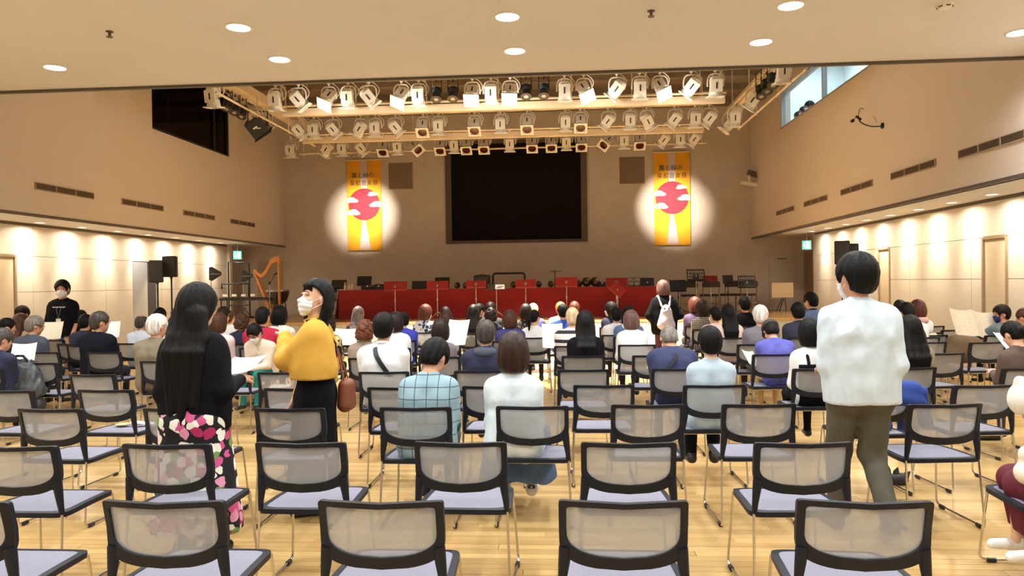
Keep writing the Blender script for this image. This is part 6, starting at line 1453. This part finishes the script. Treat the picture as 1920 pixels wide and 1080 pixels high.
for k,rz,l in (('spA',.35,'black loudspeaker on the left stand, the lower and nearer of two'),('spB',.2,'black loudspeaker on the left, the higher and farther of two'),('spC',-.35,'black loudspeaker on the right stand, the left and higher of two'),('spD',-.5,'black loudspeaker on the right, half hidden by the standing man')):
    x,y,z=PT[k]; speaker(x,y,z,rz,l,.46 if k!='spB' else .44); spstand(x,y,z-.235,'tripod stand under the '+l.split(',')[0].replace('black ','')+(' lower' if k=='spA' else ' higher' if k=='spB' else ' with the left cabinet' if k=='spC' else ' with the right cabinet'))
def cone_light(p,zb,label,rz):
    o=empty('antenna_paddle',(p[0],p[1],zb),label,'antenna','black paddle antennas',rz); h=p[2]-zb
    b=NB(); prism(b,[(-.12,-.12),(-.12,.16),(-.06,.18),(.16,.05),(.16,-.01),(-.06,-.14)],-.02,.02,'y'); vs=list(b.verts); xform(vs,Matrix.Translation((0,0,h))); obj('paddle',b,SPK,o,bevel=.006)
    b=NB(); vs=box(b,-.1,.15,-.024,.024,.01,.022); xform(vs,Matrix.Translation((0,0,h))); obj('edge_strip',b,mat('grey_plastic',(.3,.3,.3),.5),o)
    tube_obj('pole',[(-.08,0,0),(-.08,0,h-.1)],.010,mat('grey_pole',(.45,.43,.40),.4,metal=.6),o)
    for k in range(3):
        a=k*2*PI/3; tube_obj('leg',[(-.08,0,.3),(-.08+.22*math.cos(a),.22*math.sin(a),.012)],.008,BLACK,o)
cone_light(PT['cone1'],0,'black wedge-shaped antenna on a thin stand by the left wall',0); cone_light(PT['cone2'],STG,'black wedge-shaped antenna standing on the stage left of the harp',.1)
# ------------------------------------------------------------------ the stage
REDC=mat('red_cloth',C8(128,8,14),.85,noise=.12,nscale=2,bump=.15,bscale=60,sheen=.2); DESK=mat('desk_black',(.016,.015,.016),.5)
tx0,tx1,ty0,ty1,th=-5.5,2.32,17.9,18.65,.72
o=empty('long_table',((tx0+tx1)/2,18.27,STG),'long row of tables on the stage under the red cloth','table')
hw=(tx1-tx0)/2
for k in range(5):
    a=-hw+2*hw*k/5+.02; e=-hw+2*hw*(k+1)/5-.02; boxobj('tabletop',(a,e,-.33,.33,th-.03,th-.004),mat('table_wood',(.4,.3,.2),.5),o)
    for xx in (a+.08,e-.08):
        for yy in (-.27,.27): tube_obj('leg',[(xx,yy,0),(xx,yy,th-.03)],.018,CHROME,o)
o=empty('red_tablecloth',((tx0+tx1)/2,18.27,STG),'dark red cloth draped over the long stage table down to the floor','tablecloth')
for k in range(5):
    b=NB(); a=-hw-.03+(2*hw+.06)*k/5; e=-hw-.03+(2*hw+.06)*(k+1)/5; n=20; L=[]
    for z,dy in ((th+.004,0),(th-.02,-.006),(th*.6,-.012),(th*.25,-.02),(.012,-.03)):
        L.append([b.verts.new((a+(e-a)*i/n,-.36+dy+.010*math.sin(i*1.3+k)*(1-z/th),z)) for i in range(n+1)])
    bk=[b.verts.new((a+(e-a)*i/n,.36,th+.004)) for i in range(n+1)]; bb=[b.verts.new((a+(e-a)*i/n,.37,.1)) for i in range(n+1)]
    R_=[bb,bk]+L
    for p,q in zip(R_,R_[1:]):
        for i in range(n): b.faces.new((p[i],p[i+1],q[i+1],q[i]))
    obj('cloth_panel',b,REDC,o)
for s in (-1,1):
    b=NB(); prism(b,[(-.36,th+.004),(.36,th+.004),(.38,.012),(-.40,.012)],s*(hw+.028),s*(hw+.036),'x')
    for v in b.verts:
        if v.co.z<.1: v.co.x+=s*(.10 if s<0 else .22)
    obj('cloth_end',b,REDC,o)
def music_stand(x,y,zb,zt,w,kind,label):
    o=empty('music_stand',(x,y,STG),label,'music stand','music stands on the stage'); H=zt-STG; B=zb-STG; h=H-B
    dm=REDC if kind in('red','redtilt','redbook') else DESK; mid=(H+B)/2
    M=Matrix.Translation((0,0,mid))@Matrix.Rotation(-.38 if kind!='wire' else -.25,4,'X')
    if kind=='redtilt': M=M@Matrix.Rotation(.75,4,'Y')
    hh=h/2/.93
    b=NB()
    if kind=='wire':
        vs=[]
        for z in (-hh,0,hh): vs+=tube(b,[(-w/2,0,z),(w/2,0,z)],.006,5)
        for xx in (-w/2,0,w/2): vs+=tube(b,[(xx,0,-hh),(xx,0,hh)],.006,5)
        vs+=tube(b,[(-w/2,0,-hh),(0,0,hh)],.005,5); vs+=tube(b,[(w/2,0,-hh),(0,0,hh)],.005,5)
    elif kind=='grid':
        vs=[]; f=.028
        vs+=box(b,-w/2,w/2,-.006,.006,-hh,-hh+f*1.6); vs+=box(b,-w/2,w/2,-.006,.006,hh-f,hh); vs+=box(b,-w/2,-w/2+f,-.006,.006,-hh+f,hh-f); vs+=box(b,w/2-f,w/2,-.006,.006,-hh+f,hh-f)
        for k in range(1,8):
            xx=-w/2+f+(w-2*f)*k/8; vs+=box(b,xx-.008,xx+.008,-.005,.005,(-hh+.04) if abs(k-4)>1 else 0,hh-f)
        for z in (-hh*.35,hh*.25): vs+=box(b,-w/2+f,w/2-f,-.005,.005,z-.008,z+.008)
        vs+=box(b,-w*.16,w*.16,-.007,.007,-hh,hh*.05)
    else: vs=box(b,-w/2,w/2,-.010,.006,-hh,hh)
    xform(vs,M); obj('desk',b,dm,o,bevel=.004 if kind not in ('wire','grid') else 0,smooth=kind=='wire')
    b=NB(); vs=box(b,-w/2,w/2,-.002,.06,-hh-.008,-hh+.008); xform(vs,M); obj('ledge',b,dm,o,bevel=.002)
    if kind=='red':
        for s in (-1,1):
            b=NB(); vs=box(b,s*w/2-.004,s*w/2+.004,-.012,.05,-hh,hh); xform(vs,M); obj('cloth_flap',b,mat('red_flap',C8(150,16,28),.8),o,bevel=.003)
        b=NB(); vs=box(b,-.035,.035,-.035,-.010,-.03,.02); xform(vs,M); obj('desk_clamp',b,mat('grey_clamp',(.22,.17,.14),.4,metal=.7),o,bevel=.004)
    pm=CHROME if kind in ('red','redtilt','redbook','grid') else BLACK
    tube_obj('pole',[(0,-.02,.09),(0,-.02,mid)],.011,pm,o); tube_obj('collar',[(0,-.02,mid*.55),(0,-.02,mid*.55+.05)],.02,pm,o)
    for k in range(3):
        a=k*2*PI/3+.5; tube_obj('leg',[(0,-.02,.2),(.12*math.cos(a),-.02+.12*math.sin(a),.10),(.25*math.cos(a),-.02+.25*math.sin(a),.012)],.008,pm,o)
for s_ in STANDS: music_stand(*s_)
UPH=mat('dark_upholstery',(.045,.038,.030),.85,bump=.2,bscale=120); BRZ=mat('bronze_tube',(.24,.17,.10),.35,metal=.7)
def make_schair():
    o=empty('banquet_chair',(0,0,0),'x','chair')
    b=NB(); box(b,-.22,.22,-.2,.22,.42,.48); obj('seat',b,UPH,o,bevel=.02)
    b=NB(); pl=[(-.23,.0),(.23,.0),(.225,.13),(.19,.155),(.1,.165),(-.1,.165),(-.19,.155),(-.225,.13)]; prism(b,pl,-.03,.03,'y'); xform(list(b.verts),Matrix.Translation((0,-.24,.66))@Matrix.Rotation(.12,4,'X')); obj('backrest',b,UPH,o,bevel=.012)
    for s in (-1,1):
        tube_obj('leg',[(s*.205,-.19,.43),(s*.21,-.26,0.0)],.012,BRZ,o); tube_obj('leg',[(s*.205,.19,.43),(s*.21,.21,0.0)],.012,BRZ,o); tube_obj('back_post',[(s*.2,-.19,.43),(s*.205,-.24,.72)],.012,BRZ,o); tube_obj('side_stretcher',[(s*.207,-.23,.2),(s*.207,.2,.2)],.008,BRZ,o)
    tube_obj('stretcher',[(-.207,-.23,.24),(.207,-.23,.24)],.008,BRZ,o)
    return o
sc_=make_schair(); index_kids(sc_); f2={}
for x,y,h,l in STAGE_CHAIRS: placed(sc_,f2,(x,y,STG),math.radians(180+h) if False else math.radians(h),l,'chair','dark stage chairs')
# things on the table
tz=STG+th+.006; cn={}
ORD=['first','second','third','fourth','fifth','sixth','seventh']
BRASS=mat('bell_bronze',(.16,.12,.09),.3,metal=.8)
for x,y,k in TABLE_ITEMS:
    n=cn.get(k,0); cn[k]=n+1
    if k=='bottle':
        o=empty('small_bottle',(x,y,tz),'small pale bottle at the left end of the red table, %s of three'%ORD[n],'bottle','pale bottles on the red table'); b=NB(); lathe(b,[(.03,0),(.033,.01),(.033,.09),(.014,.12),(.014,.15)],14); obj('bottle_body',b,mat('pale_ceramic',C8(226,206,176),.4),o); b=NB(); lathe(b,[(.017,.15),(.017,.19),(.012,.2)],12); obj('cap',b,mat('tan_cap',C8(190,140,90),.5),o)
    elif k in ('bell','bigbell'):
        s=1.0 if k=='bell' else 1.5
        o=empty('handbell',(x,y,tz),'%sbronze handbell lying on the red table, %s of its size from the left'%('' if k=='bell' else 'larger ',ORD[n]),'bell','handbells on the red table')
        b=NB(); vs=lathe(b,[(.012,.16),(.03,.15),(.045,.08),(.07,0),(.078,-.01),(.07,-.004),(.04,.08),(.01,.13)],20,cap=False); xform(vs,Matrix.Translation((0,0,.08*s))@Matrix.Rotation(1.57,4,'X')@Matrix.Scale(s,4)@Matrix.Rotation(PI,4,'X')@Matrix.Rotation(PI,4,'X')); obj('bell_cup',b,BRASS,o)
        tube_obj('handle',[(0,.0,.08*s),(0,.12*s+.12,.06*s)],.014,BLACK,o); b=NB(); vs=lathe(b,[(.001,-.02),(.02,-.01),(.02,.01),(.001,.02)],10); xform(vs,Matrix.Translation((0,.03,.08*s))); obj('clapper',b,mat('pale_clapper',(.5,.48,.45),.4),o)
    elif k=='box':
        o=empty('instrument_case',(x,y,tz),['black case on the red table right of the larger handbells','flat black case on the red table below the highest black stand','flat black case on the red table left of the first red stand','black case on the red table behind the tilted red stand','black case near the right end of the red table'][n],'case','black cases on the red table'); boxobj('case_body',(-.16,.16,-.12,.12,0,.085),DESK,o,bevel=.01); boxobj('case_lid',(-.162,.162,-.122,.122,.088,.115),DESK,o,bevel=.01); boxobj('latch',(-.02,.02,-.126,-.12,.07,.105),CHROME,o)
    else:
        o=empty('equipment_cover',(x,y,tz),'tall box under a slack black cloth on the middle of the red table','cover'); b=NB(); box(b,-.19,.19,-.12,.12,0,.31); obj('cover_cloth',b,DESK,o,bevel=.03); tube_obj('cover_fold',[(-.2,-.1,.30),(-.1,-.12,.315),(.02,-.11,.325),(.12,-.12,.31),(.21,-.1,.3)],.018,DESK,o); tube_obj('cover_hem',[(-.2,-.12,.0),(-.19,-.125,.15),(-.2,-.115,.3)],.012,DESK,o); tube_obj('cover_hem',[(.2,-.12,.0),(.19,-.125,.15),(.2,-.115,.3)],.012,DESK,o)
# tablet on its own stand
x,y,z=PT['tab']; o=empty('tablet_stand',(x,y,STG),'tablet showing a pale picture on a chrome stand before the red table','tablet')
tube_obj('pole',[(0,0,.08),(0,0,z-STG-.06)],.011,CHROME,o); boxobj('tablet_body',(-.22,.22,-.012,.012,z-STG-.07,z-STG+.07),BLACK,o,bevel=.006); boxobj('tablet_screen',(-.03,.19,-.016,-.012,z-STG-.05,z-STG+.055),mat('screen_pale',(.5,.5,.48),.4,emit=((.9,.85,.78),.55)),o); 
b=NB(); box(b,.0,.12,-.02,-.016,z-STG-.03,z-STG-.01); box(b,.03,.17,-.02,-.016,z-STG+.0,z-STG+.02); tag(obj('picture_shape',b,mat('brown_image',(.15,.08,.05),.5),o),kind='stuff')
for k in range(3):
    a=k*2*PI/3+.5; tube_obj('leg',[(0,0,.2),(.24*math.cos(a),.24*math.sin(a),.012)],.008,CHROME,o)
# black tubular arch (rack handle) behind the table, cymbal stand
xa,ya,za=PT['arch0']; xb=PT['arch1'][0]
o=empty('chime_rack',((xa+xb)/2,18.95,STG),'black tubular rack with rounded corners behind the red table','rack'); w=(xb-xa)/2; H=za-STG+.02
tube_obj('frame_tube',[(-w,0,.03),(-w,0,H-.1)]+[Vector(p) for p in arc((-w,0,H-.08),(-w,0,H),(-w+.08,0,H),5)]+[Vector(p) for p in arc((w-.08,0,H),(w,0,H),(w,0,H-.08),5)]+[(w,0,H-.1),(w,0,.03)],.026,BLACK,o)
tube_obj('crossbar',[(-w,0,H*.55),(w,0,H*.55)],.018,BLACK,o)
for s in (-1,1): tube_obj('foot',[(s*w,-.22,.02),(s*w,.22,.02)],.02,BLACK,o)
x,y,z=PT['cym']; o=empty('cymbal_stand',(x,19.0,STG),'cymbal on a tall stand behind the red table','cymbal'); H=z-STG+.02
tube_obj('pole',[(0,0,.1),(0,0,H)],.012,BLACK,o); b=NB(); vs=lathe(b,[(.001,.02),(.03,.015),(.19,-.01),(.19,-.013),(.001,.012)],24); xform(vs,Matrix.Translation((0,0,H-.02))); obj('cymbal',b,BRASS,o)
for k in range(3):
    a=k*2*PI/3; tube_obj('leg',[(0,0,.35),(.3*math.cos(a),.3*math.sin(a),.012)],.01,BLACK,o)
for z0,s in ((.9,.2),): tube_obj('boom_arm',[(0,0,H-.25),(.16,-.05,H-.2)],.01,BLACK,o)
# harp
HW=mat('harp_wood',C8(206,136,66),.35,noise=.2,nscale=4,bump=.05,bscale=40)
hx,hy=-7.25,18.5; o=empty('harp',(hx,hy,STG),'golden brown wooden harp standing on the left of the stage','harp'); T=2.29-STG
tube_obj('column',[(0,0,.05),(.0,0,T-.02)],.034,HW,o,12)
b=NB(); top=[(.035,T),(-.10,T),(-.2,T-.06),(-.28,T-.2),(-.36,T-.34),(-.44,T-.43),(-.52,T-.42),(-.58,T-.34),(-.64,T-.31)]; bot=[(-.67,T-.36),(-.66,T-.42),(-.60,T-.44),(-.53,T-.51),(-.43,T-.53),(-.33,T-.45),(-.25,T-.31),(-.17,T-.19),(-.08,T-.14),(.035,T-.14)]
prism(b,top+bot,-.03,.03,'y'); obj('neck',b,HW,o,bevel=.008)
b=NB(); L=[]
for t,wd in ((0,.05),(.35,.085),(.7,.13),(1,.17)):
    c=Vector((-.64,0,T-.36)).lerp(Vector((-.10,0,.12)),t); nrm=Vector((-.85,0,-.45)).normalized()
    L.append([b.verts.new(c+Vector((0,s*wd,0))*.8+nrm*q*wd) for s,q in ((-1,0),(1,0),(.6,.8),(-.6,.8))])
for p,q in zip(L,L[1:]):
    for k in range(4): b.faces.new((p[k],p[(k+1)%4],q[(k+1)%4],q[k]))
b.faces.new(L[0][::-1]); b.faces.new(L[-1]); obj('soundbox',b,HW,o,bevel=.01)
b=NB(); box(b,-.30,.07,-.17,.17,.04,.13); obj('base',b,HW,o,bevel=.02)
for sx in (-.26,.03):
    for sy in (-.13,.13): tube_obj('foot',[(sx,sy,0),(sx,sy,.05)],.02,HW,o)
for k in range(16):
    t=(k+1)/17; p=Vector((-.62,0,T-.40)).lerp(Vector((-.09,0,.14)),t*.95+.03); i=t*(len(bot)-1); a=bot[min(int(i),len(bot)-2)]; c=bot[min(int(i)+1,len(bot)-1)]; f=i-int(i)
    tube_obj('string',[p,Vector((a[0]+(c[0]-a[0])*f,0,a[1]+(c[1]-a[1])*f))],.0022,mat('string',(.5,.42,.3),.5),o,5)
# microphone stand at the harp
x,y,z=PT['mic']; xt,_,zt=PT['mictop']; o=empty('microphone_stand',(x,18.15,STG),'boom microphone stand in front of the harp','microphone stand')
tube_obj('pole',[(0,0,.05),(0,0,.95)],.010,CHROME,o); tube_obj('boom',[(-.02,0,.72),(0,0,.92),(xt-x,.05,zt-STG)],.009,BLACK,o); b=NB(); vs=lathe(b,[(.012,-.07),(.016,-.02),(.026,0),(.026,.03),(.012,.045)],12); xform(vs,Matrix.Translation((xt-x,.05,zt-STG))@Matrix.Rotation(1.3,4,'Y')); obj('microphone',b,BLACK,o); tube_obj('joint',[(0,0,.88),(0,0,.97)],.022,BLACK,o)
for k in range(3):
    a=k*2*PI/3+.3; tube_obj('leg',[(0,0,.1),(.28*math.cos(a),.28*math.sin(a),.012)],.008,BLACK,o)
# tall black frame and percussion on the far left of the stage
x0,y0,z0=PT['rack0']; x1=PT['rack1'][0]; o=empty('gong_frame',((x0+x1)/2,19.4,STG),'tall black tubular frame on the far left of the stage','frame'); w=(x1-x0)/2; H=z0-STG-.02
tube_obj('frame_tube',[(-w,0,.04),(-w,0,H),(-w*.4,0,H-.015),(0,0,H-.035),(w*.5,0,H-.03),(w,0,H-.05),(w,0,.04)],.022,BLACK,o)
for s in (-1,1): tube_obj('foot',[(s*w,-.25,.02),(s*w,.25,.02)],.022,BLACK,o)
tube_obj('crossbar',[(-w,0,.35),(w,0,.35)],.016,BLACK,o)
o=empty('marimba',(-8.15,18.5,STG),'black percussion frame with small bars on the far left of the stage','percussion')
tube_obj('frame_tube',[(-.55,-.12,.8),(-.55,-.12,.92),(.15,-.12,.92),(.15,-.12,.5)],.02,BLACK,o)
boxobj('rail',(-.6,.75,-.2,-.15,.50,.55),BLACK,o); boxobj('rail',(-.6,.75,.15,.2,.50,.55),BLACK,o)
for k in range(14): boxobj('tone_bar',(-.58+k*.093,-.51+k*.093,-.22,.22,.555,.575),mat('tone_bar',(.06,.045,.04),.35),o,bevel=.003)
for sx in (-.55,.7):
    for sy in (-.17,.17): tube_obj('leg',[(sx,sy,.5),(sx,sy,.01)],.016,BLACK,o)
for k in range(4): boxobj('white_card',(-.48+k*.24,-.36+k*.24,-.235,-.225,.60,.66),WHITEP,o,bevel=.001)
o=empty('kettledrum',(-7.62,19.3,STG),'dark drum on a low stand behind the harp on the stage','drum'); b=NB(); lathe(b,[(.1,.35),(.24,.45),(.3,.62),(.31,.72),(.31,.74),(.001,.735)],28); obj('drum_shell',b,mat('drum_shell',(.03,.025,.024),.3),o); b=NB(); lathe(b,[(.315,.70),(.325,.70),(.325,.745),(.315,.745)],28,cap=False); obj('drum_hoop',b,CHROME,o)
for k in range(3):
    a=k*2*PI/3; tube_obj('leg',[(.2*math.cos(a),.2*math.sin(a),.45),(.27*math.cos(a),.27*math.sin(a),0)],.014,BLACK,o)
# easel with the cream board
x,y,z=PT['easel']; o=empty('easel_board',(x,20.0,STG),'cream notice board on a black folding easel at the right of the stage','board'); zz=z-STG
boxobj('board',(-.285,.285,-.012,.012,zz-.2,zz+.2),mat('cream_board',C8(214,190,150),.6),o,bevel=.003); b=NB(); f=.29
box(b,-f,f,-.018,.016,zz-.21,zz-.195); box(b,-f,f,-.018,.016,zz+.195,zz+.21); box(b,-f,-f+.012,-.018,.016,zz-.195,zz+.195); box(b,f-.012,f,-.018,.016,zz-.195,zz+.195); obj('board_frame',b,mat('board_edge',(.20,.14,.09),.5),o)
for dx in (-.17,-.03,.09): tube_obj('leg',[(.05+dx*.25,.02,zz-.2),(dx,.0 if dx!=-.03 else .2,0)],.010,BLACK,o)
# ------------------------------------------------------------------ banners
def font_mesh(txt,size,m,parent,loc,name='lettering',ext=.002,rot=(PI/2,0,0),sx=1.0):
    c=bpy.data.curves.new('t','FONT'); c.body=txt; c.size=size; c.extrude=ext; c.align_x='CENTER'; c.resolution_u=3
    t=bpy.data.objects.new('t',c); COL.objects.link(t); dg=bpy.context.evaluated_depsgraph_get(); dg.update()
    me=bpy.data.meshes.new_from_object(t.evaluated_get(dg)); bpy.data.objects.remove(t); bpy.data.curves.remove(c); me.name=name; me.materials.clear()
    o=link(name,me,m,parent,loc,rot); o.scale=(sx,1,1); return o
YEL=mat('banner_yellow',C8(236,168,24),.7,noise=.10,nscale=2.5,bump=.05,bscale=30); LILS=mat('banner_lilac',C8(206,190,190),.7); REDD=mat('banner_red',C8(206,36,58),.7); CLD=mat('banner_cloud',C8(240,232,214),.7); TEALI=mat('ink_teal',C8(16,80,96),.8); BRNI=mat('ink_brown',C8(60,36,16),.8); GRNI=mat('ink_green',C8(70,130,40),.7)
def banner(xc,label):
    o=empty('hanging_banner',(xc,YB-.06,2.53),label,'banner','yellow festival banners'); w,h=.495,2.58
    b=NB(); n=12; g=[[[b.verts.new((-w+2*w*i/8,-.004*d+.006*math.sin(j*.9+i*.5),h*j/n)) for i in range(9)] for j in range(n+1)] for d in (0,1)]
    for d in (0,1):
        for j in range(n):
            for i in range(8): b.faces.new((g[d][j][i],g[d][j][i+1],g[d][j+1][i+1],g[d][j+1][i]))
    obj('banner_cloth',b,YEL,o)
    tube_obj('top_rod',[(-w-.03,-.006,h),(w+.03,-.006,h)],.014,CREAM,o); tube_obj('bottom_rod',[(-w,-.006,0),(w,-.006,0)],.012,YEL,o)
    for s in (-1,1): tube_obj('cord',[(s*w,-.006,h+.01),(s*.1,.04,h+.16)],.004,CREAM,o,5)
    y=-.014
    b=NB(); prism(b,[(-.115,h-.02),(.10,h-.02),(.085,h-.9),(.06,h-1.4),(.03,h-1.75),(.10,.5),(.17,.02),(-.15,.02),(-.10,.5),(-.06,h-1.75),(-.08,h-.9)],y,y+.003,'y'); obj('pale_stripe',b,LILS,o,smooth=False)
    b=NB(); vs=lathe(b,[(.001,0),(.455,0),(.455,.003),(.001,.003)],40); xform(vs,Matrix.Translation((0,y-.003,h-1.27))@Matrix.Rotation(PI/2,4,'X')); obj('red_disc',b,REDD,o)
    for cx,cz,sc in ((-.36,-1.15,1),(-.32,-1.50,1.1),(.36,-1.28,1.1),(.25,-.98,.8)):
        b=NB()
        pts=[]
        for k in range(20):
            a=2*PI*k/20; r=.12*sc*(1+.18*math.sin(3*a+cx*9)); pts.append((cx+r*1.5*math.cos(a) if abs(cx+r*1.5*math.cos(a))<w else math.copysign(w-.002,cx),h+cz+r*.62*math.sin(a)))
        prism(b,pts,y-.009,y-.006,'y'); obj('cloud_shape',b,CLD,o,smooth=False)
    font_mesh('風と緑の',.165,TEALI,o,(-.03,y-.004,h-.50)); font_mesh('楽都音楽祭',.165,BRNI,o,(0,y-.004,h-.72))
    return o
banner(-5.71,'yellow festival banner with a red disc hanging left of the screen'); banner(2.99,'yellow festival banner with a red disc hanging right of the screen')
font_mesh('COM',.20,mat('pale_letter',C8(150,160,158),.6),sf,(PT['com'][0],YS-.004,.50),sx=1.1)
